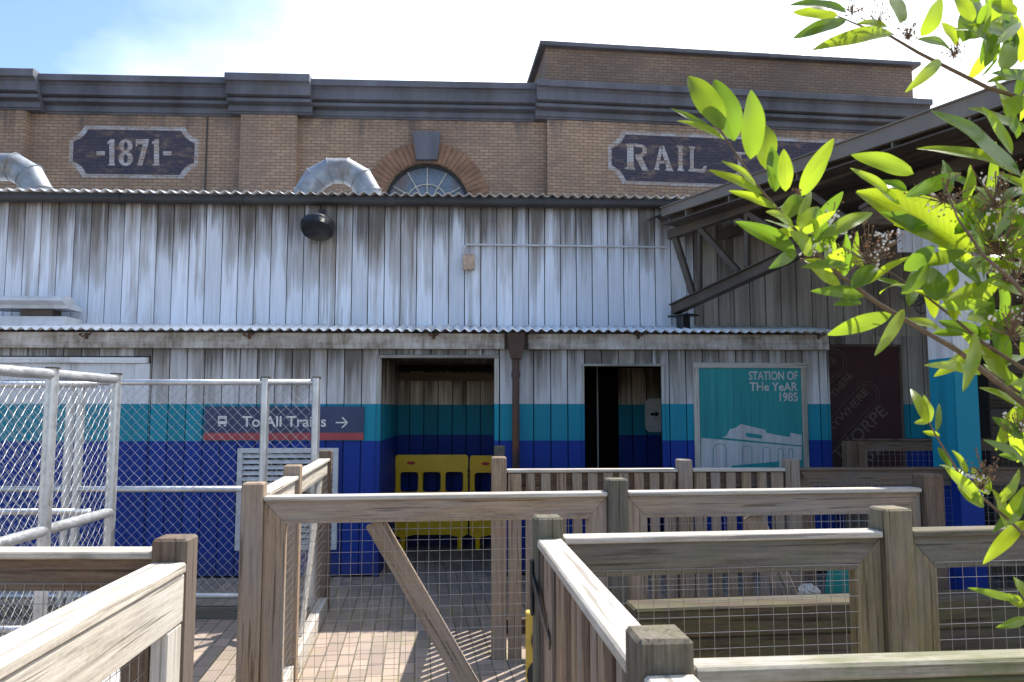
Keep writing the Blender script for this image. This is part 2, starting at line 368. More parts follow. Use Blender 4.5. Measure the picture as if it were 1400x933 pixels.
M['side'] = clad('stained shade-toned side boards', 2.9, 1.0, 1.6, white=(0.42, 0.40, 0.37))  # stains deepened to paint in the shade under the canopy
M['inn'] = clad('recess painted boards', 2.15, 0.75, 0.9, (1.69, 1.325), white=(0.85, 0.72, 0.56), bare=(0.17, 0.12, 0.085))
M['clean'] = clad('column painted boards', 4.2, 0.25, 0.5, (2.0, 1.17), white=(0.68, 0.67, 0.66))
M['frame'] = clad('weathered door frame', 2.6, 0.9, 1.2, white=(0.55, 0.54, 0.50))
M['flat'] = clad('door painted panel', 2.30, 0.35, 0.3)
M['brick'] = brick('buff brickwork')
M['brickdk'] = brick('parapet brickwork', dark=0.88)
M['navy'] = brick('navy paint on brick', (0.020, 0.030, 0.062), 0.63)
M['whiteb'] = brick('white paint on brick', (0.40, 0.43, 0.48), 0.50)
M['cornice'] = plain('dark slate cornice', (0.085, 0.088, 0.110), 0.6, 0, 0.5, 1.3, rust=0.35, streak=True, rustc=(0.07, 0.065, 0.05))
M['arch'] = plain('red brown arch brick', (0.20, 0.115, 0.075), 0.9, 0, 0.35, 5)
M['glass'] = plain('grimy blue window glass', (0.10, 0.125, 0.17), 0.25, 0, 0.4, 3, rust=0.45, rustc=(0.12, 0.07, 0.045), spec=0.6)
M['cream'] = plain('cream glazing bar', (0.42, 0.41, 0.38), 0.6)
M['galv'] = plain('galvanised steel', (0.50, 0.52, 0.54), 0.42, 0.75, 0.25, 5, rust=0.12, rustc=(0.25, 0.2, 0.15))
M['duct'] = plain('galvanised duct', (0.24, 0.265, 0.30), 0.55, 0.35, 0.45, 5, rust=0.45, rustc=(0.16, 0.12, 0.08))
M['wire'] = plain('galvanised wire', (0.38, 0.39, 0.40), 0.42, 0.7, 0.1, 5)
M['wirew'] = plain('welded wire', (0.30, 0.29, 0.28), 0.38, 0.7, 0.15, 5, rust=0.2)
M['steel'] = plain('dark painted steel', (0.085, 0.070, 0.056), 0.55, 0.1, 0.4, 2.5, rust=0.25, spec=0.4, rustc=(0.07, 0.045, 0.03))
M['steeltop'] = plain('grey roof edge steel', (0.185, 0.165, 0.145), 0.55, 0.1, 0.3, 1.5, rust=0.2, streak=True, rustc=(0.10, 0.085, 0.05))
M['gutter'] = plain('black gutter', (0.035, 0.036, 0.04), 0.45, 0, 0.4, 2.0, rust=0.1, rustc=(0.05, 0.06, 0.02))
M['rust'] = plain('rusty iron pipe', (0.075, 0.048, 0.04), 0.75, 0.1, 0.5, 5, rust=0.5, streak=True)
M['corr'] = plain('corrugated sheet', (0.78, 0.79, 0.80), 0.35, 0.15, 0.2, 1.2, rust=0.2, rustc=(0.17, 0.075, 0.04))
M['black'] = plain('black metal', (0.02, 0.021, 0.024), 0.35, 0.0, 0.3, 8)
M['yellow'] = plain('yellow plastic', (1.0, 0.56, 0.002), 0.36, 0, 0.12, 3, spec=0.45, bmp=0.03)
M['redp'] = plain('red plastic', (0.5, 0.03, 0.02), 0.35)
M['signblue'] = plain('navy sign face', (0.030, 0.045, 0.105), 0.5, 0, 0.25, 3, streak=True)
M['signred'] = plain('faded red stripe', (0.30, 0.05, 0.06), 0.5, 0, 0.2, 4)
M['signwhite'] = plain('off white lettering', (0.62, 0.62, 0.62), 0.6, 0, 0.15, 10)
M['postteal'] = None
M['maroon'] = plain('maroon board', (0.040, 0.007, 0.010), 0.6, 0, 0.3, 2)  # colour lowered to include the canopy's shade
M['maroonink'] = plain('faded gold lettering', (0.12, 0.09, 0.07), 0.7, 0, 0.2, 10)
M['conc'] = plain('pale concrete', (0.52, 0.50, 0.46), 0.85, 0, 0.2, 9)
M['teal'] = plain('teal board', (0.02, 0.27, 0.24), 0.6, 0, 0.2, 5)
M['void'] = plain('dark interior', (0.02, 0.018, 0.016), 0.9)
M['pipew'] = plain('painted conduit', (0.50, 0.52, 0.55), 0.6, 0, 0.2, 5)
M['ywood'] = plain('yellow painted timber', (0.48, 0.33, 0.06), 0.7, 0, 0.2, 12)
M['bark'] = plain('shrub bark', (0.13, 0.09, 0.055), 0.8, 0, 0.3, 60)
M['bud'] = plain('brown flower buds', (0.26, 0.13, 0.06), 0.7, 0, 0.4, 90)
M['leaf_glint'] = plain('white glint specks', (0.75, 0.72, 0.66), 0.6, 0, 0.05, 90)  # white specks painted in for gloss reflections on the leaves

def poster_mat():
    m, n, b = nodes('faded poster boards'); oc = objc(n); s = xyz(n, oc)
    fine = noise(n, oc, 1.0, (70, 70, 1.5), 4, 0.65); mid = noise(n, oc, 1.0, (14, 14, 0.8), 4, 0.6)
    f = math_(n, 'ADD', math_(n, 'MULTIPLY', fine, 0.5), math_(n, 'MULTIPLY', mid, 0.5))
    c = ramp(n, f, [(0.3, (0.010, 0.165, 0.19)), (0.55, (0.016, 0.255, 0.265)), (0.75, (0.05, 0.32, 0.32))])
    n.links.new(c, b.inputs['Base Color']); b.inputs['Roughness'].default_value = 0.7; bump(n, b, f, 0.3, 0.004); return m
def posterw_mat():
    m, n, b = nodes('bare poster boards'); oc = objc(n)
    fine = noise(n, oc, 1.0, (70, 70, 1.5), 4, 0.65); mid = noise(n, oc, 1.0, (12, 12, 0.9), 4, 0.6)
    f = math_(n, 'ADD', math_(n, 'MULTIPLY', fine, 0.5), math_(n, 'MULTIPLY', mid, 0.5))
    c = ramp(n, f, [(0.3, (0.30, 0.29, 0.28)), (0.5, (0.48, 0.48, 0.49)), (0.7, (0.58, 0.59, 0.61))])
    n.links.new(c, b.inputs['Base Color']); b.inputs['Roughness'].default_value = 0.7; return m
M['postteal'] = poster_mat(); M['postwhite'] = posterw_mat()

def leaf_mat(name, col, tr, gloss=0.35):
    m, n, b = nodes(name); v = attr(n); isl = island(n)
    vn = noise(n, v, 220.0, (1, 1, 1), 3, 0.5)
    mid = ramp(n, math_(n, 'ABSOLUTE', xyz(n, v)[1]), [(0.0, 1.0), (0.04, 0.0)])
    c = mix(n, isl, col, tuple(a * 0.6 for a in col)); c = mix(n, math_(n, 'MULTIPLY', vn, 0.3), c, tuple(a * 0.5 for a in col))
    c = mix(n, math_(n, 'MULTIPLY', mid, 0.5), c, tuple(min(1, a * 2.2) for a in col))
    t = mix(n, ramp(n, isl, [(0.35, 0.0), (0.8, 1.0)]), tr, tuple(a * k for a, k in zip(tr, (0.28, 0.42, 0.7)))); ve = n.nodes.new('ShaderNodeTexWave'); ve.inputs['Scale'].default_value = 5.0; ve.inputs['Distortion'].default_value = 1.2; ve.inputs['Detail'].default_value = 1.0
    vm = n.nodes.new('ShaderNodeMapping'); vm.inputs['Rotation'].default_value = (0, 0, 0.0); ab_ = n.nodes.new('ShaderNodeCombineXYZ'); xs_ = xyz(n, v); n.links.new(math_(n, 'SUBTRACT', xs_[0], math_(n, 'MULTIPLY', math_(n, 'ABSOLUTE', xs_[1]), 0.35)), ab_.inputs[0]); n.links.new(ab_.outputs[0], ve.inputs['Vector'])
    t = mix(n, math_(n, 'MULTIPLY', ramp(n, ve.outputs['Fac'], [(0.0, 1.0), (0.25, 0.0)]), 0.35), t, tuple(a * 0.55 for a in tr)); t = mix(n, math_(n, 'MULTIPLY', mid, 0.6), t, tuple(a * 0.5 for a in tr)); t = mix(n, math_(n, 'MULTIPLY', vn, 0.35), t, tuple(a * 0.5 for a in tr))
    n.links.new(c, b.inputs['Base Color']); b.inputs['Roughness'].default_value = gloss; b.inputs['Specular IOR Level'].default_value = 0.5
    sp_ = ramp(n, noise(n, v, 9.0, (1, 1, 1), 5, 0.7, 0, (3, 3, 3)), [(0.70, 0.0), (0.74, 0.8)]); c = mix(n, sp_, c, (0.12, 0.07, 0.02)); t = mix(n, sp_, t, (0.2, 0.12, 0.02))
    n.links.new(c, b.inputs['Base Color'])
    tb = n.nodes.new('ShaderNodeBsdfTranslucent'); n.links.new(t, tb.inputs[0])
    ms = n.nodes.new('ShaderNodeMixShader'); ms.inputs[0].default_value = 0.6
    out = n.nodes['Material Output']; n.links.new(b.outputs[0], ms.inputs[1]); n.links.new(tb.outputs[0], ms.inputs[2]); n.links.new(ms.outputs[0], out.inputs[0])
    return m
M['leaf'] = leaf_mat('glossy green leaf', (0.06, 0.14, 0.02), (0.60, 0.78, 0.035), 0.24)

def paving_mat():
    m, n, b = nodes('block paving'); oc = objc(n); s = xyz(n, oc)
    cb = n.nodes.new('ShaderNodeCombineXYZ'); n.links.new(s[1], cb.inputs[0]); n.links.new(s[0], cb.inputs[1])
    mp_ = n.nodes.new('ShaderNodeMapping'); mp_.inputs['Rotation'].default_value = (0, 0, R(7)); n.links.new(cb.outputs[0], mp_.inputs[0])
    bt = n.nodes.new('ShaderNodeTexBrick'); bt.inputs['Scale'].default_value = 1.0; bt.inputs['Brick Width'].default_value = 0.2; bt.inputs['Row Height'].default_value = 0.1
    bt.inputs['Mortar Size'].default_value = 0.006; bt.inputs['Mortar Smooth'].default_value = 0.4; bt.inputs['Bias'].default_value = 0.0
    bt.inputs['Color1'].default_value = (0.25, 0.195, 0.16, 1); bt.inputs['Color2'].default_value = (0.40, 0.31, 0.245, 1); bt.inputs['Mortar'].default_value = (0.12, 0.105, 0.07, 1)
    n.links.new(mp_.outputs[0], bt.inputs['Vector'])
    c = bt.outputs['Color']; sp = noise(n, oc, 60, (1, 1, 1), 5, 0.7); big = noise(n, oc, 0.9, (1, 1, 1), 5, 0.6)
    c = mix(n, ramp(n, sp, [(0.4, 0.0), (0.7, 0.35)]), c, (0.18, 0.15, 0.12))
    c = mix(n, ramp(n, big, [(0.45, 0.0), (0.7, 0.5)]), c, (0.22, 0.20, 0.18))
    ms = ramp(n, noise(n, oc, 1.7, (1, 1, 1), 6, 0.7, 0, (5, 1, 0)), [(0.48, 0.0), (0.66, 0.85)])
    ms = math_(n, 'MULTIPLY', ms, ramp(n, bt.outputs['Fac'], [(0.0, 0.25), (1.0, 1.0)]))
    c = mix(n, ms, c, (0.23, 0.22, 0.06))
    n.links.new(c, b.inputs['Base Color']); b.inputs['Roughness'].default_value = 0.88
    bump(n, b, math_(n, 'ADD', math_(n, 'MULTIPLY', bt.outputs['Fac'], -1.0), math_(n, 'MULTIPLY', sp, 0.25)), 0.6, 0.008); return m
M['paving'] = paving_mat()

# ---------------------------------------------------------------- ground
g = MB(); g.add([(-150, -20, 0), (150, -20, 0), (150, 300, 0), (-150, 300, 0)], [(0, 1, 2, 3)])
tag(g.build('ground', M['paving']), kind='structure')

# ---------------------------------------------------------------- brick building behind
FL = Frame((0, 13.5, 0), 2.6)
bb = Thing('brick_building', 'long buff brick building with dark slate cornice rising behind the barn', 'building', FL, (0, 0, 0))
ORY = -0.15
xr = FL.x(748, ORY, 200)
FR = Frame(FL.world(xr, ORY), 6.7)
zc = [FL.z(200, 103, -.30), FL.z(200, 112, -.30), FL.z(200, 134, -.18), FL.z(200, 141, -.25), FL.z(200, 156, -.08)]
ztop, zcop, zfr, zlip, zlow = zc
XL0 = FL.x(-900, 0, 150); x_p0a = FL.x(33, -.15, 200); x_p1a = FL.x(328, -.15, 200); x_p1b = FL.x(405, -.15, 200)
# main wall with the half-round window opening
WX, WZ = FL.hit(583, 279, 0); WR = FL.hit(641, 279, 0)[0] - WX
wall = MB(); wall.prism([(XL0, 0), (WX - WR, 0), (WX - WR, ztop - .1), (XL0, ztop - .1)], 0, 0.35)
top_poly = [(WX - WR, 0), (WX - WR, WZ)]
seg = 28
up_ = [(WX - WR * math.cos(math.pi * k / seg), WZ + WR * math.sin(math.pi * k / seg)) for k in range(seg + 1)]
for k in range(seg):
    (xa, za), (xb, zb) = up_[k], up_[k + 1]
    wall.prism([(xa, za), (xb, zb), (xb, ztop - .1), (xa, ztop - .1)], 0, 0.35)
wall.prism([(WX - WR, 0), (WX + WR, 0), (WX + WR, WZ), (WX - WR, WZ)], 0, 0.35)
wall.prism([(WX + WR, 0), (xr + .4, 0), (xr + .4, ztop - .1), (WX + WR, ztop - .1)], 0, 0.35)
bb.part('wall', wall, M['brick'])
for a, b_ in ((XL0, x_p0a), (x_p1a, x_p1b)):
    p = MB(); p.prism([(a, 0), (b_, 0), (b_, zlow + .02), (a, zlow + .02)], -0.15, -0.001); bb.part('pilaster', p, M['brick'])
def cornice(fr, th, x0, x1, out, top=ztop, name='cornice'):
    m = MB()
    prof = [(0.3, zlow), (-out - .03, zlow), (-out - .03, zlow + .03), (-out - .06, zlow + .035), (-out - .06, zlip - .005), (-out - .03, zlip), (-out - .03, zlip + .03), (-out - .16, zlip + .045), (-out - .16, zfr - .02), (-out - .10, zfr - .015), (-out - .10, zfr + .015),
            (-out - .21, zfr + .03), (-out - .21, zcop - .05), (-out - .24, zcop - .03), (-out - .24, zcop - .005), (-out - .31, zcop), (-out - .31, top - .015), (-out - .29, top), (0.3, top)]
    m.prismx(prof, x0, x1)
    return th.part(name, m, M['cornice'])
x45 = FL.x(45, -.45, 110); x307 = FL.x(307, -.45, 103); x423 = FL.x(423, -.45, 103); 
cornice(FL, bb, XL0, x45, .15, ztop + .02); cornice(FL, bb, x45 + .003, x307 - .003, 0.0); cornice(FL, bb, x307, x423, .15, ztop + .02); cornice(FL, bb, x423 + .003, xr - .1, 0.0)
# roof of the building
m = MB(); m.box(XL0, xr, .3, 20, ztop - .3, ztop - .15, 'x'); bb.part('roof', m, M['steeltop'])
# rain pipe (thin dark seam)
m = MB(); xs = FL.x(283, 0, 200); m.tube([(xs, -.02, 3), (xs, -.02, zlow)], .013, 6); bb.part('cable', m, M['black'])
# arch
nv = 33; arl, arr = MB(), MB()
for k in range(nv):
    a0 = math.pi * (k + .06) / nv; a1 = math.pi * (k + .94) / nv; r0, r1 = WR + .01, WR * 1.50
    if abs((a0 + a1) / 2 - math.pi / 2) < .16: continue
    (arl if k < nv / 2 else arr).prism([(WX - r0 * math.cos(a0), WZ + r0 * math.sin(a0)), (WX - r1 * math.cos(a0), WZ + r1 * math.sin(a0)), (WX - r1 * math.cos(a1), WZ + r1 * math.sin(a1)), (WX - r0 * math.cos(a1), WZ + r0 * math.sin(a1))], -0.02, 0.05)
bb.part('arch_surround', arl, M['arch']); bb.part('arch_surround', arr, M['arch'])
ks = MB()
kt = [FL.hit(564, 180, -.12), FL.hit(602, 180, -.12), FL.hit(598, 218, -.12), FL.hit(569, 218, -.12)]
ks.prism(kt, -.12, .02); bb.part('keystone', ks, M['cornice'])
wn = MB()
for k in range(24):
    a0, a1 = math.pi * k / 24, math.pi * (k + 1) / 24
    wn.prism([(WX - WR * math.cos(a0), WZ + WR * math.sin(a0)), (WX - WR * math.cos(a1), WZ + WR * math.sin(a1)), (WX - (WR - .05) * math.cos(a1), WZ + (WR - .05) * math.sin(a1)), (WX - (WR - .05) * math.cos(a0), WZ + (WR - .05) * math.sin(a0))], .10, .16)
win = bb.part('window', wn, M['black'])
gl = MB(); gl.add([(WX - (WR - .04) * math.cos(math.pi * k / 24), .15, WZ + (WR - .04) * math.sin(math.pi * k / 24)) for k in range(25)], [tuple(range(24, -1, -1))])
bb.part('pane', gl, M['glass'], win)
gb = MB()
for k in range(1, 6):
    a = math.pi * k / 6; gb.bar((WX + .0 * math.cos(a), .135, WZ), (WX - (WR - .05) * math.cos(a), .135, WZ + (WR - .05) * math.sin(a)), .018, .02, (0, 1, 0), .002)
for k in range(20):
    a0, a1 = math.pi * k / 20, math.pi * (k + 1) / 20; r = WR * .52
    gb.bar((WX - r * math.cos(a0), .13, WZ + r * math.sin(a0)), (WX - r * math.cos(a1), .13, WZ + r * math.sin(a1)), .02, .02, (0, 1, 0), .002)
bb.part('glazing_bar', gb, M['cream'], win)

def notched(fr, pts, inset):
    """plate outline with concave corners: (x0,x1,z0,z1) and corner cut sizes"""
    x0, x1, z0, z1, cx, cz = pts; x0 += inset; x1 -= inset; z0 += inset; z1 -= inset; out = []
    def q(cxx, czz, sx, sz):
        arc = []
        for k in range(7):
            t = math.pi / 2 * k / 6
            arc.append((cxx + sx * cx * (math.cos(t) * .55 + .45 * (1 - k / 6)), czz + sz * cz * (math.sin(t) * .55 + .45 * k / 6)))
        return arc
    out += q(x0, z0, 1, 1)[::-1] if False else [(x0, z0 + cz), (x0 + cx * .28, z0 + cz * .86), (x0 + cx * .62, z0 + cz * .62), (x0 + cx * .84, z0 + cz * .3), (x0 + cx, z0)]
    out += [(x1 - cx, z0), (x1 - cx * .84, z0 + cz * .3), (x1 - cx * .62, z0 + cz * .62), (x1 - cx * .28, z0 + cz * .86), (x1, z0 + cz)]
    out += [(x1, z1 - cz), (x1 - cx * .28, z1 - cz * .86), (x1 - cx * .62, z1 - cz * .62), (x1 - cx * .84, z1 - cz * .3), (x1 - cx, z1)]
    out += [(x0 + cx, z1), (x0 + cx * .84, z1 - cz * .3), (x0 + cx * .62, z1 - cz * .62), (x0 + cx * .28, z1 - cz * .86), (x0, z1 - cz)]
    return out
def polyf(mb, poly, y):
    n_ = len(poly); area = sum(poly[i][0] * poly[(i + 1) % n_][1] - poly[(i + 1) % n_][0] * poly[i][1] for i in range(n_))
    idx = tuple(range(n_)); mb.add([(x, y, z) for x, z in poly], [idx if area > 0 else idx[::-1]])
# 1871 plate
xa, z1_ = FL.hit(97, 172); xb, z0_ = FL.hit(270, 245)
pl = (xa, xb, z0_, z1_, (xb - xa) * .11, (z1_ - z0_) * .24)
m = MB(); polyf(m, notched(FL, pl, 0), -.006); brd = bb.part('painted_border', m, M['whiteb'])
m = MB(); polyf(m, notched(FL, pl, .065), -.011); pp = bb.part('painted_panel', m, M['navy'])
let = MB(); L = lambda px, py: FL.hit(px, py)
def lp(fr, mb, pts, y=-.016): polyf(mb, [fr.hit(*p) for p in pts], y)
def one(x0, x1, mb):
    lp(FL, mb, [(x0 - 1.5, 227), (x0, 225), (x0 + 1, 225), (x0 + 1, 197), (x0 - 1.5, 198), (x0 - 1.5, 195), (x0 + 3, 191), (x1, 191), (x1, 225), (x1 + 1.5, 227)])
one(149, 157, let); one(210, 218, let)
lp(FL, let, [(132.5, 207.5), (144, 207.5), (144, 213), (132.5, 213)]); lp(FL, let, [(223.5, 207.5), (235, 207.5), (235, 213), (223.5, 213)])
lp(FL, let, [(186, 191), (204, 191), (203, 198), (195, 227), (188, 227), (196, 198), (188.5, 198), (188, 201), (186, 201)])
def ringp(mb, cx, cy, ro, rz, ri, riz):
    for k in range(20):
        a0, a1 = 2 * math.pi * k / 20, 2 * math.pi * (k + 1) / 20
        lp(FL, mb, [(cx + ro * math.cos(a0), cy + rz * math.sin(a0)), (cx + ro * math.cos(a1), cy + rz * math.sin(a1)), (cx + ri * math.cos(a1), cy + riz * math.sin(a1)), (cx + ri * math.cos(a0), cy + riz * math.sin(a0))])
ringp(let, 172.5, 200, 9.3, 9.2, 2.8, 5.6); 
let2 = MB(); 
def ringp2(mb, cx, cy, ro, rz, ri, riz, y):
    for k in range(20):
        a0, a1 = 2 * math.pi * k / 20, 2 * math.pi * (k + 1) / 20
        polyf(mb, [FL.hit(*q) for q in [(cx + ro * math.cos(a0), cy + rz * math.sin(a0)), (cx + ro * math.cos(a1), cy + rz * math.sin(a1)), (cx + ri * math.cos(a1), cy + riz * math.sin(a1)), (cx + ri * math.cos(a0), cy + riz * math.sin(a0))]], y)
ringp2(let, 172.5, 217.5, 10, 10, 3, 6, -.018)
bb.part('painted_lettering', let, M['whiteb'], pp)

# right hand block
rb = Thing('brick_tower_block', 'taller buff brick block with raised parapet and faded painted name panel', 'building', FR, (0, 0, 0))
XE = FR.x(1262, 0, 200); XF = FR.x(1275, -.3, 140)
w2 = MB(); w2.prism([(0, 0), (XE, 0), (XE, ztop), (0, ztop)], 0, 8.0); rb.part('wall', w2, M['brick'])
XC0 = FR.x(735, -.3, 112)
cornice(FR, rb, XC0, XF, 0.0, ztop)
PY = .25
pz1 = FR.z(760, 66, PY); pz2 = FR.z(760, 56, PY - .12); px0 = FR.x(746, PY, 80); px1 = FR.x(1247, PY, 100)
w3 = MB(); w3.prism([(px0, ztop), (px1, ztop), (px1, pz1), (px0, pz1)], PY, 6.5); rb.part('parapet', w3, M['brickdk'])
w4 = MB(); w4.box(px0 - .12, px1 + .12, PY - .12, 6.6, pz1, pz2, 'x', .01); rb.part('coping', w4, M['cornice'])
xa, za = FR.hit(831, 180); zb = FR.z(850, 252); xb = FR.x(1188, 0, 220)
pl = (xa, xb, zb, za + .02, .26, .27)
m = MB(); polyf(m, notched(FR, pl, 0), -.006); rb.part('painted_border', m, M['whiteb'])
m = MB(); polyf(m, notched(FR, pl, .065), -.011); pp = rb.part('painted_panel', m, M['navy'])
let = MB()
def RR(pts): polyf(let, [FR.hit(*p) for p in pts], -.016)
# R
RR([(855, 197), (868, 197), (868, 200), (866, 200), (866, 229), (868, 231), (868, 233), (854, 232), (854, 230), (857, 229), (857, 200), (855, 200)])
RR([(868, 197), (878, 198), (884, 203), (884, 210), (878, 215), (875, 211), (878, 208), (878, 204), (875, 202), (868, 201)])
RR([(868, 212), (876, 212), (884, 230), (887, 234), (878, 234), (869, 217)])
# A
RR([(902, 199), (907, 199), (900, 230), (902, 233), (893, 233), (895, 230)])
RR([(902, 199), (907, 199), (919, 232), (921, 235), (908, 234), (911, 231)])
RR([(899, 220), (911, 220), (911, 224), (899, 224)])
# I
RR([(925, 199), (934, 200), (934, 203), (933, 203), (933, 231), (935, 233), (935, 235), (925, 234), (927, 231), (927, 203), (925, 202)])
# L
RR([(941, 200), (950, 201), (950, 204), (948, 204), (948, 231), (958, 232), (963, 227), (966, 228), (963, 237), (941, 235), (941, 232), (943, 232), (943, 203), (941, 203)])
# stem of the next letter behind the leaves
RR([(1005, 208), (1018, 209), (1018, 212), (1013, 212), (1013, 236), (1018, 238), (1018, 240), (1005, 239), (1005, 237), (1008, 236), (1008, 212), (1005, 211)])
rb.part('painted_lettering', let, M['whiteb'], pp)

# ---------------------------------------------------------------- timber barn
FB = Frame((0, 7.75, 0), 2.2)
barn = Thing('timber_barn', 'weathered white timber barn with turquoise and blue bands along its base', 'building', FB, (0, 0, 0))
BW = 0.1725
UY = 0.45
Zg = FB.z(500, 452, -.17)             # lower eave
Zf0 = FB.z(500, 477, -.05); Zf1 = Zg - .015
ZU0 = Zg + .02; ZU1 = FB.z(500, 281, UY); ZUE = FB.z(500, 266, UY - .12)
XBL = FB.x(-350, 0, 500); XBR = FB.x(1131, 0, 500)
def board_wall(mb, x0, x1, z0, z1, y, seam, holes=(), th=.022, gap=.009):
    k0 = math.floor((x0 - seam) / BW); k1 = math.ceil((x1 - seam) / BW)
    for k in range(k0, k1):
        a, b_ = max(x0, seam + k * BW), min(x1, seam + (k + 1) * BW)
        if b_ - a < .012: continue
        cuts = sorted({a, b_} | {c for h in holes for c in (h[0], h[1]) if a + .004 < c < b_ - .004})
        dy = rnd.uniform(-.0025, .0025)
        for i in range(len(cuts) - 1):
            c0, c1 = cuts[i], cuts[i + 1]; mid = (c0 + c1) / 2; iv = [(z0, z1)]
            for h in holes:
                if h[0] < mid < h[1]:
                    nv_ = []
                    for (p0, p1) in iv:
                        if h[3] <= p0 or h[2] >= p1: nv_.append((p0, p1)); continue
                        if h[2] > p0: nv_.append((p0, h[2]))
                        if h[3] < p1: nv_.append((h[3], p1))
                    iv = nv_
            g0 = gap / 2 if i == 0 else 0; g1 = gap / 2 if i == len(cuts) - 2 else 0
            for (p0, p1) in iv:
                if p1 - p0 > .01: mb.box(c0 + g0, c1 - g1, y + dy, y + th + dy, p0, p1, 'z', .0025)
    return mb
def backing(mb, x0, x1, z0, z1, y0, y1, holes=()):
    xs = sorted({x0, x1} | {c for h in holes for c in (h[0], h[1])})
    for i in range(len(xs) - 1):
        mid = (xs[i] + xs[i + 1]) / 2; iv = [(z0, z1)]
        for h in holes:
            if h[0] < mid < h[1]:
                nv_ = []
                for (p0, p1) in iv:
                    if h[2] > p0: nv_.append((p0, min(p1, h[2])))
                    if h[3] < p1: nv_.append((max(p0, h[3]), p1))
                iv = nv_
        for (p0, p1) in iv: mb.prism([(xs[i], p0), (xs[i + 1], p0), (xs[i + 1], p1), (xs[i], p1)], y0, y1)
XSTR = FB.x(1420, UY, 500)
u = board_wall(MB(), XBL, FB.x(948, UY, 350), ZU0, ZU1 + .05, UY, FB.x(436, UY, 400))
barn.part('upper_wall', u, M['up'])
u = board_wall(MB(), FB.x(948, UY, 350) + .002, XSTR, ZU0, ZU1 + .0, UY, FB.x(436, UY, 400)); barn.part('upper_wall', u, M['upr'], label='shade-darkened stained upper boards under the steel canopy')
xO1a, xO1b = FB.x(521, 0, 550), FB.x(676, 0, 550); zO1 = FB.z(600, 490, 0)
xO2a, xO2b = FB.x(799, 0, 550), FB.x(905, 0, 550); zO2 = FB.z(850, 501, 0)
holes = [(xO1a, xO1b, 0, zO1), (xO2a, xO2b, 0, zO2)]
xG1 = FB.x(206, 0, 500); zG = FB.z(100, 487, 0)
lw = board_wall(MB(), XBL, XBR, 0.02, Zf0 + .02, 0, FB.x(231, 0, 520), holes + [(XBL - 1, xG1, 0, zG)])
barn.part('lower_wall', lw, M['low'])
bk = MB(); backing(bk, XBL, XBR, 0, Zf0 + .1, .024, .05, holes); backing(bk, XBL, XSTR, ZU0 - .1, ZU1 + .05, UY + .024, UY + .06)
barn.part('backing_sheet', bk, M['void'])
# end wall of the low front part and wall to its right
ew = MB(); ew.box(XBR, XBR + .02, 0, UY, 0, Zf0 + .1, 'z'); barn.part('end_wall', ew, M['low'])
xP0 = XBR + .03
rw = board_wall(MB(), XBR + .022, XSTR, 0.02, ZU0, UY, FB.x(436, UY, 400)); barn.part('side_wall', rw, M['side'], label='shade-toned stained boards behind the dark red board')
bk = MB(); bk.prism([(XBR, 0), (XSTR, 0), (XSTR, ZU0), (XBR, ZU0)], UY + .024, UY + .06); barn.part('backing_sheet', bk, M['void'])
# rest of the body: back, sides, roof
sh = MB(); sh.prism([(XBL, 0), (XSTR, 0), (XSTR, 3.9), (XBL, 3.9)], 4.2, 4.25); sh.box(XBL - .05, XBL, 0, 4.2, 0, 3.8); sh.box(XSTR, XSTR + .05, UY, 4.2, 0, 3.7)
barn.part('rear_wall', sh, M['void'])
def corrugated(mb, x0, x1, y0, z0, y1, z1, pitch=.0762, amp=.011, th=.0022, per=10):
    n_ = int((x1 - x0) / pitch * per); vs_, fs = [], []
    L_ = Vector((0, y1 - y0, z1 - z0)).normalized(); up = Vector((0, -L_.z, L_.y))
    for s_ in (0, 1):
        for i in range(n_ + 1):
            x = x0 + (x1 - x0) * i / n_; h = amp * math.cos(2 * math.pi * x / pitch) * (1 if True else 0) + (th if s_ == 0 else 0)
            wob = .002 * math.sin(x * 2.3) + .0015 * math.sin(x * 7.1)
            vs_.append(Vector((x, y0, z0 + wob)) + up * h); vs_.append(Vector((x, y1, z1)) + up * h)
    o_ = 2 * (n_ + 1)
    for i in range(n_):
        a = 2 * i; fs.append((a, a + 2, a + 3, a + 1)); fs.append((o_ + a, o_ + a + 1, o_ + a + 3, o_ + a + 2))
        fs.append((a, o_ + a, o_ + a + 2, a + 2)); fs.append((a + 1, a + 3, o_ + a + 3, o_ + a + 1))
    return mb.add(vs_, fs)
XUR = FB.x(944, UY, 270)
barn.part('upper_roof', corrugated(MB(), XBL, XUR, UY - .16, ZUE + .0, 4.4, ZUE + .55, .112, .018), M['corr'], smooth=True)
m = MB(); m.box(XUR, XSTR, UY - .0, 4.3, ZU1 + .0, ZU1 + .04); m.prismx([(UY, ZU1), (4.3, ZU1), (4.3, ZUE + .5)], XUR - .02, XUR); barn.part('upper_roof', m, M['steeltop'])
barn.part('lower_roof', corrugated(MB(), XBL, XBR + .03, -.20, Zg, UY - .002, Zg + .115, .095, .014), M['corr'], smooth=True)
# gutter of the upper roof
gt = MB(); zt = FB.z(500, 273, UY - .13)
segs = [XBL, FB.x(-20, UY, 270), FB.x(164, UY, 270), FB.x(330, UY, 270), FB.x(536, UY, 270), FB.x(750, UY, 270), FB.x(940, UY, 270)]
for a, b_ in zip(segs[:-1], segs[1:]):
    gt.tube([(a + .02, UY - .075, zt), (b_ - .02, UY - .075, zt + rnd.uniform(-.004, .004))], .052, 14)
    gt.tube([(b_ - .05, UY - .075, zt), (b_ + .05, UY - .075, zt)], .060, 14)
barn.part('gutter', gt, M['gutter'], smooth=False)
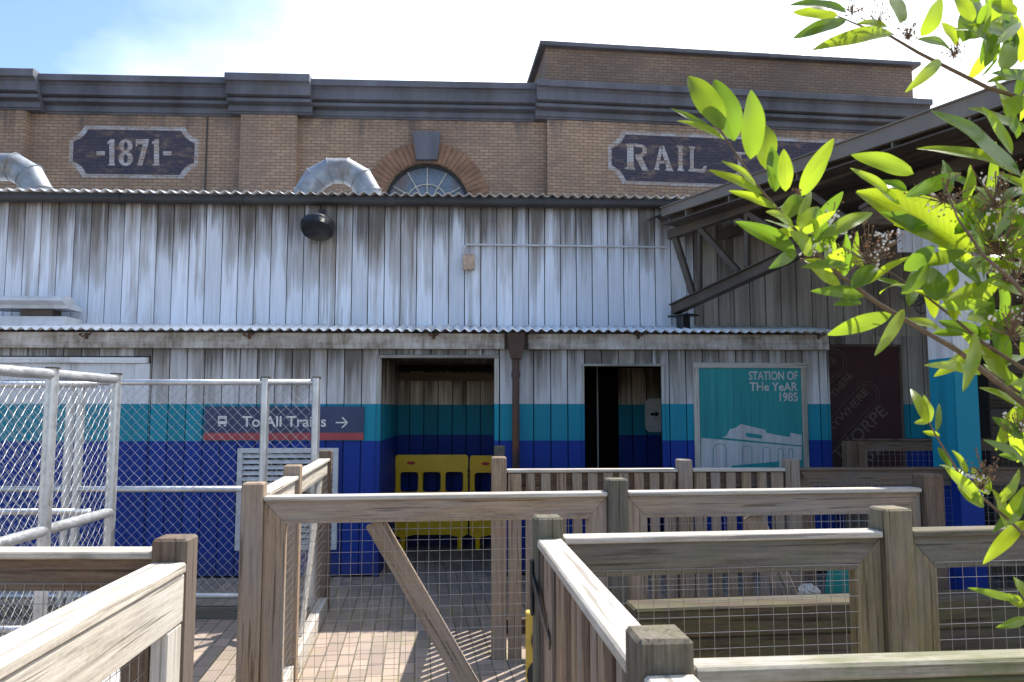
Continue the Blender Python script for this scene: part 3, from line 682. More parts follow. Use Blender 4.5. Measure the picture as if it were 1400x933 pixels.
# fascia under the low roof
fa = MB(); xdp = FB.x(705, -.05, 465)
cuts = [XBL, FB.x(-30, 0, 465), FB.x(343, 0, 465), xdp - .11, xdp + .12, FB.x(880, 0, 465), FB.x(1134, -.06, 465)]
for i, (a, b_) in enumerate(zip(cuts[:-1], cuts[1:])):
    if i == 3: continue
    fa.box(a + .001, b_ - .001, -.055, -.026, Zf0, Zf1, 'x', .004)
barn.part('fascia_board', fa, M['fascia'])
so_ = MB(); so_.box(XBL, XBR, -.025, .0, Zf0 + .004, Zf1 - .01, 'x'); barn.part('soffit_batten', so_, M['wood_dark'])
for px in (117, 340, 593, 873, 1120):
    hk = MB(); x_ = FB.x(px, -.08, 460); zz = FB.z(px, 458, -.08)
    hk.tube([(x_ - .05, -.06, zz + .015), (x_ - .045, -.12, zz + .0), (x_, -.14, zz - .02), (x_ + .04, -.12, zz + .0), (x_ + .045, -.07, zz + .015)], .008, 6)
    hk.box(x_ - .012, x_ + .012, -.075, -.056, zz - .04, zz + .02, 'z', .002)
    barn.part('gutter_bracket', hk, M['rust'])
# door trims
t1 = MB(); t1.box(xO1a - .045, xO1b + .05, -.022, .0 - .002, zO1, zO1 + .035, 'x'); t1.box(xO1b, xO1b + .045, -.020, -.003, 0, zO1, 'z'); t1.box(xO1a - .045, xO1a, -.018, -.003, 0, zO1, 'z')
fo1 = barn.part('door_frame', t1, M['frame'])
t2 = MB(); t2.box(xO2a - .03, xO2b + .03, -.020, -.003, zO2, zO2 + .025, 'x'); t2.box(xO2b, xO2b + .028, -.018, -.003, 0, zO2 - .002, 'z'); t2.box(xO2a - .028, xO2a, -.018, -.003, 0, zO2 - .002, 'z')
barn.part('door_frame', t2, M['frame'])
# closed loading door at the left
gd = MB(); zg2 = FB.z(100, 497, 0)
gd.box(XBL, xG1 - .15, .006, .024, 0.02, zg2, 'z', .002, False); barn.part('loading_door', gd, M['flat'])
gd = MB(); gd.box(xG1 - .148, xG1 - .004, -.01, .022, 0.02, zg2 + .0, 'z'); gd.box(XBL, xG1 - .02, -.03, .02, zg2 + .002, zG - .012, 'x'); barn.part('door_frame', gd, M['flat'])
# recess 1
RD = 1.72
rc = board_wall(MB(), xO1a - .6, xO1b + .5, 0.0, zO1 - .05, RD, FB.x(580, RD, 520)); barn.part('recess_back_wall', rc, M['inn'])
sw = MB(); sw2 = MB()
for k in range(12):
    y0 = .05 + k * .141
    if y0 + .135 > RD: break
    sw.box(xO1a - .025, xO1a - .004, y0, y0 + .136, 0, zO1 + .02, 'z', .002); sw2.box(xO1b + .004, xO1b + .025, y0, y0 + .136, 0, zO1 + .02, 'z', .002)
barn.part('recess_side_wall', sw, M['inn']); barn.part('recess_side_wall', sw2, M['inn'])
ce = MB(); ce.box(xO1a - .05, xO1b + .05, .05, RD + .1, zO1 + .021, zO1 + .05, 'y'); barn.part('recess_ceiling', ce, M['inn'])
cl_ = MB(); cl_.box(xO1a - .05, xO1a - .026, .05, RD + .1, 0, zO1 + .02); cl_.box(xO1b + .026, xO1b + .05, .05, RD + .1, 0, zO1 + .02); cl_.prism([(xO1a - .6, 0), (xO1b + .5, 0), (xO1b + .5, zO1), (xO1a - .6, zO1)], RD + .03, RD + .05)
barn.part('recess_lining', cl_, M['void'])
lb = MB(); lb.box(xO1a, xO1b, RD - .14, RD - .1, zO1 - .17, zO1 - .07, 'x'); barn.part('lintel_beam', lb, M['wood_brown'])
# room 2
D2 = 1.5
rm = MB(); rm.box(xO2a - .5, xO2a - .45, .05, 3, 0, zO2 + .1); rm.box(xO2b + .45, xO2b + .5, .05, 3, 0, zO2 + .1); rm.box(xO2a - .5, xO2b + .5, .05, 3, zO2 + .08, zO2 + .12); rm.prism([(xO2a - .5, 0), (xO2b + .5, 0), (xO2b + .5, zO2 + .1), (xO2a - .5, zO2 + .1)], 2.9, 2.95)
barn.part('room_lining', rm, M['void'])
x845 = FB.x(845, D2, 550)
rc = board_wall(MB(), x845, xO2b + .44, 0, zO2 + .06, D2, x845); barn.part('inner_partition', rc, M['inn'])
pt = MB(); x817 = FB.x(817, .9, 550); pt.box(x817 - .008, x817 + .008, .9, .92, 0, zO2 + .06, 'z', .002); barn.part('door_edge', pt, M['trim'])
# inner notice
nx0 = FB.x(882, D2 - .03, 560); nx1 = nx0 + .30; nz1 = FB.z(890, 545, D2 - .03); nz0 = FB.z(890, 591, D2 - .03)
fr_n = Thing('wall_notice', 'white round cornered notice with an arrow hand on the partition inside the narrow doorway', 'notice', FB, ((nx0 + nx1) / 2, D2 - .03, nz0))
def rrect(x0, x1, z0, z1, r, n_=6):
    out = []
    for (cx, cz, a0) in ((x1 - r, z1 - r, 0), (x0 + r, z1 - r, 90), (x0 + r, z0 + r, 180), (x1 - r, z0 + r, 270)):
        for k in range(n_ + 1):
            a = R(a0 + 90 * k / n_); out.append((cx + r * math.cos(a), cz + r * math.sin(a)))
    return out
m = MB(); m.prism(rrect(nx0, nx1, nz0, nz1, .07), D2 - .03, D2 - .012); bd = fr_n.part('board', m, M['signwhite'])
m = MB(); cx_ = FB.x(896, D2 - .03, 567); cz_ = FB.z(896, 567, D2 - .03)
polyf(m, [(cx_ - .06, cz_ - .012), (cx_, cz_ - .012), (cx_, cz_ - .035), (cx_ + .05, cz_ + .005), (cx_, cz_ + .045), (cx_, cz_ + .02), (cx_ - .06, cz_ + .02)], D2 - .034)
fr_n.part('arrow_mark', m, M['black'])
# downpipe
dp = Thing('rusty_downpipe', 'rusty brown iron downpipe with hopper between the wide opening and narrow doorway', 'downpipe', FB, (xdp, -.05, 0))
m = MB(); m.tube([(xdp, -.075, .05), (xdp, -.075, Zf0 - .02)], .036, 16)
for zz in (.9, Zf0 - .28): m.tube([(xdp, -.075, zz), (xdp, -.075, zz + .05)], .045, 16)
dp.part('pipe', m, M['rust'], smooth=False)
m = MB(); m.prism([(xdp - .05, Zf0 - .1), (xdp + .05, Zf0 - .1), (xdp + .085, Zf1 - .07), (xdp + .085, Zf1), (xdp - .085, Zf1), (xdp - .085, Zf1 - .07)], -.15, -.03); dp.part('hopper', m, M['rust'])

# louvre grille
lx0, lz1 = FB.hit(325, 613, -.03); lx1, lz0 = FB.hit(460, 752, -.03)
lv = Thing('louvred_vent', 'white metal louvred vent set in the blue boards behind the gate', 'vent', FB, ((lx0 + lx1) / 2, -.03, lz0))
m = MB(); f_ = .05
m.box(lx0, lx1, -.04, -.003, lz1 - f_, lz1, 'x'); m.box(lx0, lx1, -.04, -.003, lz0, lz0 + f_, 'x'); m.box(lx0, lx0 + f_, -.038, -.003, lz0 + f_, lz1 - f_); m.box(lx1 - f_, lx1, -.038, -.003, lz0 + f_, lz1 - f_)
lv.part('frame', m, M['pipew'])
m = MB(); ns_ = 16
for k in range(ns_):
    zz = lz0 + f_ + (lz1 - lz0 - 2 * f_) * (k + .5) / ns_
    m.obox(((lx0 + lx1) / 2, -.02, zz), (Vector((1, 0, 0)), Vector((0, .6, .8)).normalized(), Vector((0, -.8, .6)).normalized()), (lx1 - lx0 - 2 * f_ - .004, .045, .003), .001)
lv.part('slats', m, M['pipew'])
m = MB(); m.box(lx0 + f_, lx1 - f_, -.004, -.0025, lz0 + f_, lz1 - f_, bev=.0003); lv.part('backing', m, M['void'])

# wall lamp
lx, lz = FB.hit(437, 313, UY - .12)
lm = Thing('wall_lamp', 'black oval dome lamp hanging from the upper white boards', 'lamp', FB, (lx, UY - .02, lz))
m = MB(); prof = []; nseg = 32; nr = 10; vs_, fs = [], []
tl = R(28)
for i in range(nr + 1):
    t = i / nr; r = .185 * math.sin(t * math.pi / 2) ** .9; h = .10 * math.cos(t * math.pi / 2)
    for k in range(nseg):
        a = 2 * math.pi * k / nseg; p = Vector((r * math.cos(a), r * math.sin(a), h)); p = Matrix.Rotation(-tl, 3, 'X') @ p
        vs_.append(p + Vector((lx, UY - .20, lz)))
for i in range(nr):
    for k in range(nseg):
        a = i * nseg + k; b_ = i * nseg + (k + 1) % nseg; fs.append((a, a + nseg, b_ + nseg, b_))
b0 = len(vs_)
for k in range(nseg):
    a = 2 * math.pi * k / nseg; p = Vector((.165 * math.cos(a), .165 * math.sin(a), -.055)); p = Matrix.Rotation(-tl, 3, 'X') @ p; vs_.append(p + Vector((lx, UY - .20, lz)))
for k in range(nseg):
    a = nr * nseg + k; b_ = nr * nseg + (k + 1) % nseg; fs.append((a, b0 + k, b0 + (k + 1) % nseg, b_))
fs.append(tuple(b0 + k for k in range(nseg)))
m.add(vs_, fs); lm.part('shade', m, M['black'], smooth=True)
m = MB(); m.tube([(lx, UY - .19, lz + .08), (lx, UY - .15, lz + .16), (lx, UY - .03, lz + .19), (lx, UY - .003, lz + .19)], .014, 8); m.box(lx - .03, lx + .03, UY - .02, UY - .002, lz + .15, lz + .24); lm.part('bracket', m, M['black'])

# junction box with conduit
jx, jz = FB.hit(641, 359, UY - .05)
jb = Thing('junction_box', 'small rusty junction box on the upper white boards with a thin conduit running right', 'electrical box', FB, (jx, UY - .01, jz))
m = MB(); m.box(jx - .065, jx + .065, UY - .075, UY - .004, jz - .08, jz + .085, bev=.008); jb.part('box', m, plain('rusty box', (0.42, 0.32, 0.24), .7, 0, .3, 14, rust=.4, rustc=(.2, .1, .06)))
zc_ = FB.z(700, 335, UY - .02); xe = FB.x(912, UY, 338); x0 = jx - .055
m = MB(); m.tube([(x0, UY - .02, jz + .05), (x0, UY - .02, zc_ - .05), (x0 + .015, UY - .02, zc_ - .015), (x0 + .05, UY - .02, zc_), (xe, UY - .02, zc_ - .012)], .0105, 8)
m.tube([(x0 - .0, UY - .03, jz - .08), (x0 - .02, UY - .04, jz - .12), (x0 + .0, UY - .04, jz - .15), (x0 + .03, UY - .04, jz - .13), (x0 + .03, UY - .03, jz - .08)], .004, 6)
jb.part('conduit', m, M['pipew'])

# vent cowl on the low roof (left)
FV = FB; vy = .10
vx0, vx1 = FB.x(-22, vy, 420), FB.x(92, vy, 420)
zt_ = FB.z(50, 405, vy); zm_ = FB.z(50, 422, vy); zb_ = FB.z(50, 433, vy)
vc = Thing('roof_vent', 'pale metal ridge shaped vent standing on the low corrugated roof', 'vent', FB, ((vx0 + vx1) / 2, .2, Zg))
m = MB(); prof = [(vy - .02, zm_), (vy - .02, zm_ + .035)] + [(.12 + .14 - .14 * math.cos(math.pi * k / 10) - .04 - .10 + .0, zm_ + .04 + (zt_ - zm_ - .04) * math.sin(math.pi * k / 10)) for k in range(1, 10)] + [(vy + .30, zm_ + .035), (vy + .30, zm_)]
m.prismx(prof, vx0, vx1); vc.part('cowl', m, M['pipew'])
m = MB(); m.box(FB.x(24, vy, 428), FB.x(68, vy, 428), vy + .05, vy + .22, Zg + .05, zm_, bev=.004); vc.part('throat', m, M['steel'])
m = MB(); m.prismx([(vy - .05, Zg + .02), (vy - .02, zb_), (vy + .3, zb_), (vy + .33, Zg + .05)], vx0 + .05, vx1 - .0); vc.part('flashing', m, M['pipew'])
for px in (84, 16):
    m = MB(); m.bar((FB.x(px, vy, 428), vy, zb_), (FB.x(px, vy, 428), vy, zm_), .006, .006, (0, 1, 0), .001); vc.part('stay', m, M['steel'])

# galvanised duct bends on the upper roof
def duct(cx_px, top_py, Yd, Rm, rt, name_label):
    cp = P(cx_px, top_py, Yd); top = cp.z; zc = top - Rm - rt
    f = Frame((cp.x, Yd, 0), 2.2)
    th = Thing('duct_bend', name_label, 'duct', f, (0, 0, 3.9), 'galvanised ducts looping over the roof')
    m = MB(); ng = 7; n_ = 24
    # lobster-back: straight gores between mitre planes
    rings = []
    angs = [math.pi * k / (ng - 1) for k in range(ng)]
    def ringat(a, plane=None, rr=rt):
        out = []
        sc = 1 / math.cos(math.pi / (ng - 1) / 2)
        for k in range(n_):
            t = 2 * math.pi * k / n_; rad = Rm * sc + rr * math.cos(t)
            out.append(Vector((-rad * math.cos(a), rr * math.sin(t), zc + rad * math.sin(a))))
        return out
    rings.append([Vector((p.x, p.y, 3.85)) for p in ringat(0)])
    rings.append(ringat(0))
    half = math.pi / (ng - 1)
    for k in range(ng - 1): rings.append(ringat(half * (k + .5)))
    rings.append(ringat(math.pi)); rings.append([Vector((p.x, p.y, 3.85)) for p in ringat(math.pi)])
    for i in range(len(rings) - 1):
        vs_ = rings[i] + rings[i + 1]; m.add(vs_, [(k, (k + 1) % n_, (k + 1) % n_ + n_, k + n_) for k in range(n_)])
    th.part('bend', m, M['duct'], smooth=True)
    sm = MB()
    for a in [half * (k + .5) for k in range(ng - 1)]:
        r0 = ringat(a, rr=rt + .006); pts = r0 + [r0[0]]
        sm.tube(pts, .006, 5, False)
    th.part('seam_ring', sm, M['duct'])
Yd = 9.3
duct(463, 217, Yd, .375, .158, 'galvanised duct bend beside the arched window')
duct(8, 210, Yd, .41, .175, 'galvanised duct bend cut off by the left edge beside the painted year')

# train sign
sx0, sz1 = FB.hit(280, 556, -.03); sx1, sz0 = FB.hit(497, 602, -.03)
sg = Thing('direction_sign', 'navy direction sign reading To All Trains with arrow and red stripe', 'sign', FB, ((sx0 + sx1) / 2, -.03, sz0))
m = MB(); m.box(sx0, sx1, -.030, -.008, sz0, sz1, 'x', .002); sg.part('panel', m, M['signblue'])
zs = FB.z(400, 592, -.03); m = MB(); m.add([(sx0 + .001, -.0325, sz0 + .002), (sx1 - .001, -.0325, sz0 + .002), (sx1 - .001, -.0325, zs), (sx0 + .001, -.0325, zs)], [(0, 1, 2, 3)]); sg.part('stripe', m, M['signred'])
tx, tz = FB.hit(331, 583.5, -.03); tb = text_mb('To All Trains', .148, tx, tz, -.0335, bold=.0018)
wtx = max(v.x for v in tb.v) - min(v.x for v in tb.v); want = FB.x(446, -.03, 570) - tx; 
for v in tb.v: v.x = tx + (v.x - tx) * want / wtx
sg.part('lettering', tb, M['signwhite'])
m = MB(); ax0 = FB.x(459, -.03, 578); ax1 = FB.x(475, -.03, 578); az = FB.z(466, 578, -.03); d_ = .052
for a, b_ in (((ax0, az), (ax1, az)), ((ax1 - d_, az + d_), (ax1, az)), ((ax1 - d_, az - d_), (ax1, az))):
    m.bar((a[0], -.0345, a[1]), (b_[0], -.0345, b_[1]), .002, .013, (0, 1, 0), .0004)
sg.part('arrow', m, M['signwhite'])
m = MB(); ix0 = FB.x(298, -.03, 578); ix1 = FB.x(310, -.03, 578); iz0 = FB.z(300, 583, -.03); iz1 = FB.z(300, 569, -.03); cw = ix1 - ix0; ch = iz1 - iz0
def rc2(a, b_, c_, d2): polyf(m, [(ix0 + a * cw, iz0 + c_ * ch), (ix0 + b_ * cw, iz0 + c_ * ch), (ix0 + b_ * cw, iz0 + d2 * ch), (ix0 + a * cw, iz0 + d2 * ch)], -.0335)
rc2(0, 1, .86, 1); rc2(0, .14, .2, .84); rc2(.86, 1, .2, .84); rc2(.16, .84, .2, .5); rc2(.05, .3, 0, .14); rc2(.7, .95, 0, .14); rc2(.16, .84, .72, .84)
sg.part('train_symbol', m, M['signwhite'])

# station poster
qx0, qz1 = FB.hit(948, 496, -.03); qx1 = FB.x(1104, -.03, 550); qz0 = .62
ps = Thing('station_poster', 'teal board reading Station of the Year 1985 above a white station front', 'poster', FB, ((qx0 + qx1) / 2, -.03, qz0))
m = MB(); e = .055
m.box(qx0, qx1, -.030, -.003, qz1 - e, qz1, 'x'); m.box(qx0, qx0 + e, -.030, -.003, qz0, qz1 - e - .001, 'z'); m.box(qx1 - e, qx1, -.030, -.003, qz0, qz1 - e - .001, 'z'); m.box(qx0 + e, qx1 - e, -.030, -.003, qz0, qz0 + e, 'x')
ps.part('frame', m, M['trim'])
m = MB(); nb = 6
for k in range(nb):
    a = qx0 + e + (qx1 - qx0 - 2 * e) * k / nb; b_ = qx0 + e + (qx1 - qx0 - 2 * e) * (k + 1) / nb; m.box(a + .0008, b_ - .0008, -.017, -.004, qz0 + e, qz1 - e - .001, 'z', .0008)
ps.part('board', m, M['postteal'])
H = lambda px, py: FB.hit(px, py, -.02)
art = MB(); polyf(art, [H(958.5, 599), H(1096, 611), H(1096, 660), H(958.5, 660)], -.0185)
polyf(art, [H(988, 598), H(993, 596), H(998, 587), H(1006, 585), H(1013, 580), H(1047, 588), H(1047, 592), H(1080, 598), H(1081, 592), H(1096, 595), H(1096, 609.5), H(988, 599)], -.0195)
ps.part('station_picture', art, M['postwhite'])
ol = MB()
def lineb(p, q, wd=.005): 
    a, b_ = H(*p), H(*q); ol.bar((a[0], -.0205, a[1]), (b_[0], -.0205, b_[1]), .0015, wd, (0, 1, 0), .0003)
lineb((988, 599.3), (1096, 610), .009)
for cx0, hw, top, bot in ((984, 9, 607, 645), (1021.5, 6.5, 610, 645), (1048, 5, 611.5, 645), (1067, 3.5, 613, 645), (1081, 2.6, 613.5, 645)):
    pts = [(cx0 - hw, bot), (cx0 - hw, top + hw)] + [(cx0 - hw * math.cos(math.pi * k / 8), top + hw - hw * math.sin(math.pi * k / 8)) for k in range(1, 8)] + [(cx0 + hw, top + hw), (cx0 + hw, bot)]
    for a, b_ in zip(pts[:-1], pts[1:]): lineb(a, b_, .0055)
polyf(ol, [H(1019, 594), H(1021, 592), H(1040, 594.5), H(1043, 597.5), H(1040, 600), H(1022, 598)], -.021)
polyf(ol, [H(1000, 637), H(1065, 631), H(1065, 660), H(1000, 660)], -.021); polyf(ol, [H(1086, 629), H(1096, 629), H(1096, 660), H(1086, 660)], -.021)
ps.part('picture_outline', ol, M['postteal'])
for txt, y_, px0 in (('STATION OF', 519.5, 1024), ('THe YeAR', 534.5, 1025), ('1985', 548.5, 1066)):
    x1_, z_ = H(1091, y_); x0_ = H(px0, y_)[0]; tb = text_mb(txt, .122, 0, z_, -.0195, bold=.0022)
    a = min(v.x for v in tb.v); b_ = max(v.x for v in tb.v)
    for v in tb.v: v.x = x0_ + (v.x - a) * (x1_ - x0_) / (b_ - a)
    ps.part('lettering', tb, M['postwhite'])

# maroon board on the set-back wall
mx0 = XBR + .03; my = UY - .03
mx1, mz1 = FB.hit(1228, 475, my); mz0 = FB.z(1180, 645, my)
mr = Thing('maroon_board', 'dark maroon board with slanting gold lettering in the shade of the canopy', 'poster', FB, ((mx0 + mx1) / 2, my, mz0))
m = MB(); m.box(mx0, mx1, my, UY - .004, mz0, mz1, bev=.003, jit=False); mr.part('panel', m, M['maroon'])
m = MB(); m.box(mx0, mx1 + .03, my - .006, my + .02, mz1 + .001, mz1 + .03, 'x'); m.box(mx1 + .001, mx1 + .03, my - .006, my + .02, mz0, mz1, 'z'); mr.part('frame', m, M['wood_dark'])
HM = lambda px, py: FB.hit(px, py, my)
tl_ = MB()
for txt, a_, b_, sz in (('HERE', (1125, 514), (1143, 493), .125), ('THERE', (1142, 545), (1166, 514), .125), ('EVERYWHERE', (1118, 612), (1188, 537), .125), ('THORPE', (1147, 632), (1214, 565), .21), ('RAIL', (1168, 655), (1208, 614), .21)):
    p0, p1 = Vector(HM(*a_)), Vector(HM(*b_)); d = p1 - p0; ang = math.atan2(d.y, d.x)
    tb = text_mb(txt, sz * .88, 0, 0, 0); wx = max(v.x for v in tb.v)
    t = text_mb(txt, sz * .88, p0.x, p0.y, my - .003, ang=ang, squash=d.length / wx, bold=.001)
    keep = [f for f in t.f if all(mx0 + .01 < t.v[i].x < mx1 - .01 and t.v[i].z > mz0 + .01 for i in f)]
    t.f = keep; tl_.add(t.v, t.f)
mr.part('lettering', tl_, M['maroonink'])
ln = MB()
def loopline(a_, b_, rr):
    p0, p1 = Vector(HM(*a_)), Vector(HM(*b_)); d = (p1 - p0).normalized(); nrm_ = Vector((-d.y, d.x)); pts = []
    pts.append(p0 + nrm_ * rr)
    for k in range(13):
        t = math.pi / 2 - math.pi * k / 12; pts.append(p1 + d * rr * math.cos(t) + nrm_ * rr * math.sin(t))
    pts.append(p0 - nrm_ * rr)
    for q, r_ in zip(pts[:-1], pts[1:]):
        if min(q.x, r_.x) < mx0 + .01 or max(q.x, r_.x) > mx1 - .01: continue
        ln.bar((q.x, my - .0025, q.y), (r_.x, my - .0025, r_.y), .001, .005, (0, 1, 0), .0002)
for rr in (.115, .15):
    loopline((1128, 603), (1184, 541), rr); loopline((1110, 520), (1139, 496), rr)
mr.part('outline', ln, M['maroonink'])

# ---------------------------------------------------------------- ground level: steps etc. handled; steel canopy
A = P(907, 290, 7.95); B = P(1400, 110, 5.0)
cyaw = math.degrees(math.atan2(B.y - A.y, B.x - A.x)); FC = Frame((A.x, A.y, 0), cyaw)
# local y of FC points to the right/back (away from camera)
cn = Thing('steel_canopy', 'dark steel framed canopy roof reaching from the barn wall over the right side', 'canopy', FC, (0, 0, 0))
LC = FC.x(1400, 0, 110) * 1.75  # canopy lengthened out of view to deepen the shade at right
def hz(px, py, yo=0.0): x_, z_ = FC.hit(px, py, yo); return Vector((x_, yo, z_))
# roof edge channel: top line through (907,283)-(1400,104); bottom (907,300)-(1400,140)
tA, tB = hz(907, 286), hz(1390, 112); bA, bB = hz(907, 297), hz(1300, 169)
def lin(p, q, x_): return p.z + (q.z - p.z) * (x_ - p.x) / (q.x - p.x)
def strip(mb, p, q, r_, s_, y0, y1, x0, x1, n_=1):
    """quad strip between top line p-q and bottom line r-s"""
    pts = [(x0, lin(r_, s_, x0)), (x1, lin(r_, s_, x1)), (x1, lin(p, q, x1)), (x0, lin(p, q, x0))]; mb.prism(pts, y0, y1)
x0c = tA.x
m = MB(); strip(m, tA, tB, bA, bB, -.03, .02, x0c, LC); 
zt0, zt1 = lin(tA, tB, x0c), lin(tA, tB, LC)
# top plate return
m.prism([(x0c, zt0), (LC, zt1), (LC, zt1 + .012), (x0c, zt0 + .012)], -.05, .3)
cn.part('roof_edge', m, M['steeltop'])
fA, fB = hz(907, 311, .10), hz(1240, 203, .10)      # lower flange of the edge beam
m = MB(); m.prism([(x0c, lin(fA, fB, x0c)), (LC, lin(fA, fB, LC)), (LC, zt1 - .02), (x0c, zt0 - .02)], .10, .112)
m.prism([(x0c, lin(fA, fB, x0c) - .012), (LC, lin(fA, fB, LC) - .012), (LC, lin(fA, fB, LC)), (x0c, lin(fA, fB, x0c))], -.02, .18)
eb = cn.part('edge_beam', m, M['steel'])
for px in (937, 996, 1090, 1222, 1330):
    m = MB(); x_ = hz(px, 260).x; m.prism([(x_, lin(fA, fB, x_)), (x_ + .012, lin(fA, fB, x_)), (x_ + .012, lin(bA, bB, x_) + .03), (x_, lin(bA, bB, x_) + .03)], -.01, .10); cn.part('stiffener', m, M['steeltop'], eb)
# truss under it, a little further back
ty = .22
def tp(px, py): return hz(px, py, ty)
tr = MB()
def mem(a_, b_, wd, th=.08, mb=None): 
    p, q = tp(*a_), tp(*b_); d = (q - p).normalized(); (mb or tr).bar(p, q, th, wd, (0, 1, 0), .004)
mem((916, 322), (1215, 214), .10); cn.part('top_chord', tr, M['steel']); tr = MB()
p, q = tp(922, 424), tp(1160, 314); tr.bar(p, q, .10, .105, (0, 1, 0), .006); tr.bar(p - Vector((0, .06, -.05)), q - Vector((0, .06, -.05)), .05, .012, (0, 1, 0), .002); cn.part('bottom_chord', tr, M['steel'])
for a_, b_, w_ in (((921, 318), (947, 402), .07), ((953, 308), (1010, 372), .055), ((1021, 288), (1022, 366), .045), ((957, 318), (957, 396), .035), ((1020, 290), (1088, 334), .05), ((1100, 262), (1100, 336), .045), ((1105, 262), (1160, 300), .05)):
    tr = MB(); mem(a_, b_, w_, .05); cn.part('truss_brace', tr, M['steel'])
tr = MB(); q = tp(932, 432); tr.obox(q + Vector((0, .02, 0)), (Vector((1, 0, 0)), Vector((0, 1, 0)), Vector((0, 0, 1))), (.26, .2, .02), .003); tr.obox(q + Vector((.02, .0, -.07)), (Vector((0, 0, 1)), Vector((1, 0, 0)), Vector((0, 1, 0))), (.16, .10, .12), .01); cn.part('wall_bracket', tr, M['black'])
# second truss and purlins under the deck
def W2(px, py, yo): return hz(px, py, yo)
m = MB()
for k, yo in enumerate((.75, 1.5, 2.3, 3.1, 3.9)):
    zz = zt0 - .16; m.prism([(x0c - .1, zz - .1), (LC, zz - .1 + (zt1 - zt0)), (LC, zz + (zt1 - zt0)), (x0c - .1, zz)], yo, yo + .06)
cn.part('purlin', m, M['steel'])
# deck
dk = MB(); n_ = 90; y0, y1 = .02, 6.0
rise = 0.0
P0 = (x0c, zt0 - .03); P1 = (LC, zt1 - .03)
def clipx(y):  # keep the deck on our side of the barn wall
    q = FB.local(FC.world(0, y)); 
    # find x where barn-local y = UY
    for i in range(400):
        x_ = -4 + i * .03; 
        if FB.local(FC.world(x_, y)).y < UY - .02: return x_
    return x0c
xs0 = clipx(y0); xs1 = clipx(y1)
vs_, fs = [], []; 
for i in range(n_ * 2 + 1):
    y = y0 + (y1 - y0) * i / (n_ * 2); h = .02 if (i // 2) % 2 else -.02; xa_ = max(clipx(y), -3)
    za_ = P0[1] + (P1[1] - P0[1]) * (xa_ - P0[0]) / (P1[0] - P0[0]); vs_ += [(xa_, y, za_ + h), (LC, y, P1[1] + h)]
for i in range(n_ * 2): a = 2 * i; fs.append((a, a + 2, a + 3, a + 1))
dk.add(vs_, fs); cn.part('roof_deck', dk, M['steel'])

# painted timber column under the canopy, with its boarded top panel
cyf, cyb = 5.30, 5.62; cX = P(1309, 600, cyf).x; cX1 = P(1341, 600, cyf).x
clm = Thing('boxed_column', 'square boarded column painted white, turquoise and blue under the canopy', 'column', WORLD, ((cX + cX1) / 2, (cyf + cyb) / 2, 0))
m = MB(); nbd = 2
m.box(cX + .002, cX1, cyf, cyf + .02, 0, 3.02, 'z', .003)
for k in range(3):
    a = cyf + .022 + (cyb - cyf - .022) * k / 3; b_ = cyf + .022 + (cyb - cyf - .022) * (k + 1) / 3; m.box(cX, cX + .02, a + .0006, b_ - .0006, 0, 3.02, 'z', .0015)
    m.box(cX1 - .02, cX1, a + .0006, b_ - .0006, 0, 3.02, 'z', .0015)
m.box(cX + .02, cX1 - .02, cyb - .02, cyb, 0, 3.02, 'z', .003)
clm.part('casing', m, M['clean'])
# boarded panel with arched cut-out joining the column
FPn = Frame((0, 5.75, 0), 0)
def pn(px, py): return FPn.hit(px, py)
m = MB()
x1p, zt_p = pn(1345, 300); x0p = pn(1228, 330)[0]
nbp = 6
for k in range(nbp):
    a = x0p + (x1p - x0p) * k / nbp; b_ = x0p + (x1p - x0p) * (k + 1) / nbp; mid = 1228 + 117 * (k + .5) / nbp
    lowy = 345 if k == 0 else (372 if k == 1 else 470)
    zl = pn(mid, lowy)[1]; m.box(a + .002, b_ - .002, 5.75, 5.775, zl, 3.00, 'z', .003)
clm.part('top_panel', m, M['clean'])
m = MB(); m.box(x0p - .25, x1p + 2.5, 5.70, 5.80, 3.03, 3.17, 'x'); m.box(x0p - .25, x1p + 2.5, 5.66, 5.84, 3.175, 3.21, 'x'); clm.part('header_beam', m, M['wood_dark'])
m = MB()
for r_, c_ in ((.10, (1247, 401)), (.07, (1247, 401)), (.035, (1247, 401)), (.05, (1257, 420))):
    cxx, czz = pn(*c_); m.tube([(cxx + r_ * math.cos(2 * math.pi * k / 20), 5.72, czz + r_ * math.sin(2 * math.pi * k / 20)) for k in range(21)], .008, 6, False)
cxx, czz = pn(1247, 401); 
for k in range(4): 
    a = math.pi * k / 4; m.bar((cxx - .1 * math.cos(a), 5.72, czz - .1 * math.sin(a)), (cxx + .1 * math.cos(a), 5.72, czz + .1 * math.sin(a)), .01, .01, (0, 1, 0), .001)
clm.part('scroll_bracket', m, M['steel'])
# dark shed behind the column
FS_ = Frame((0, 7.4, 0), 2.2)
shd = Thing('dark_shed', 'unlit dark boarded shed beneath the canopy behind the painted column', 'shed', FS_, (4.4, 0, 0))
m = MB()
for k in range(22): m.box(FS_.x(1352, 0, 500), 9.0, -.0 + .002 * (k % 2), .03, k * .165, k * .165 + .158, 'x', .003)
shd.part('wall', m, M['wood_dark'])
m = MB(); m.box(FS_.x(1352, 0, 500), 9.0, .03, .8, 0, 3.62); m.box(7.2, 7.3, -5, 0, 0, 3.6); shd.part('side_wall', m, M['void'])  # shed body, plus an unseen right wall added to darken this area

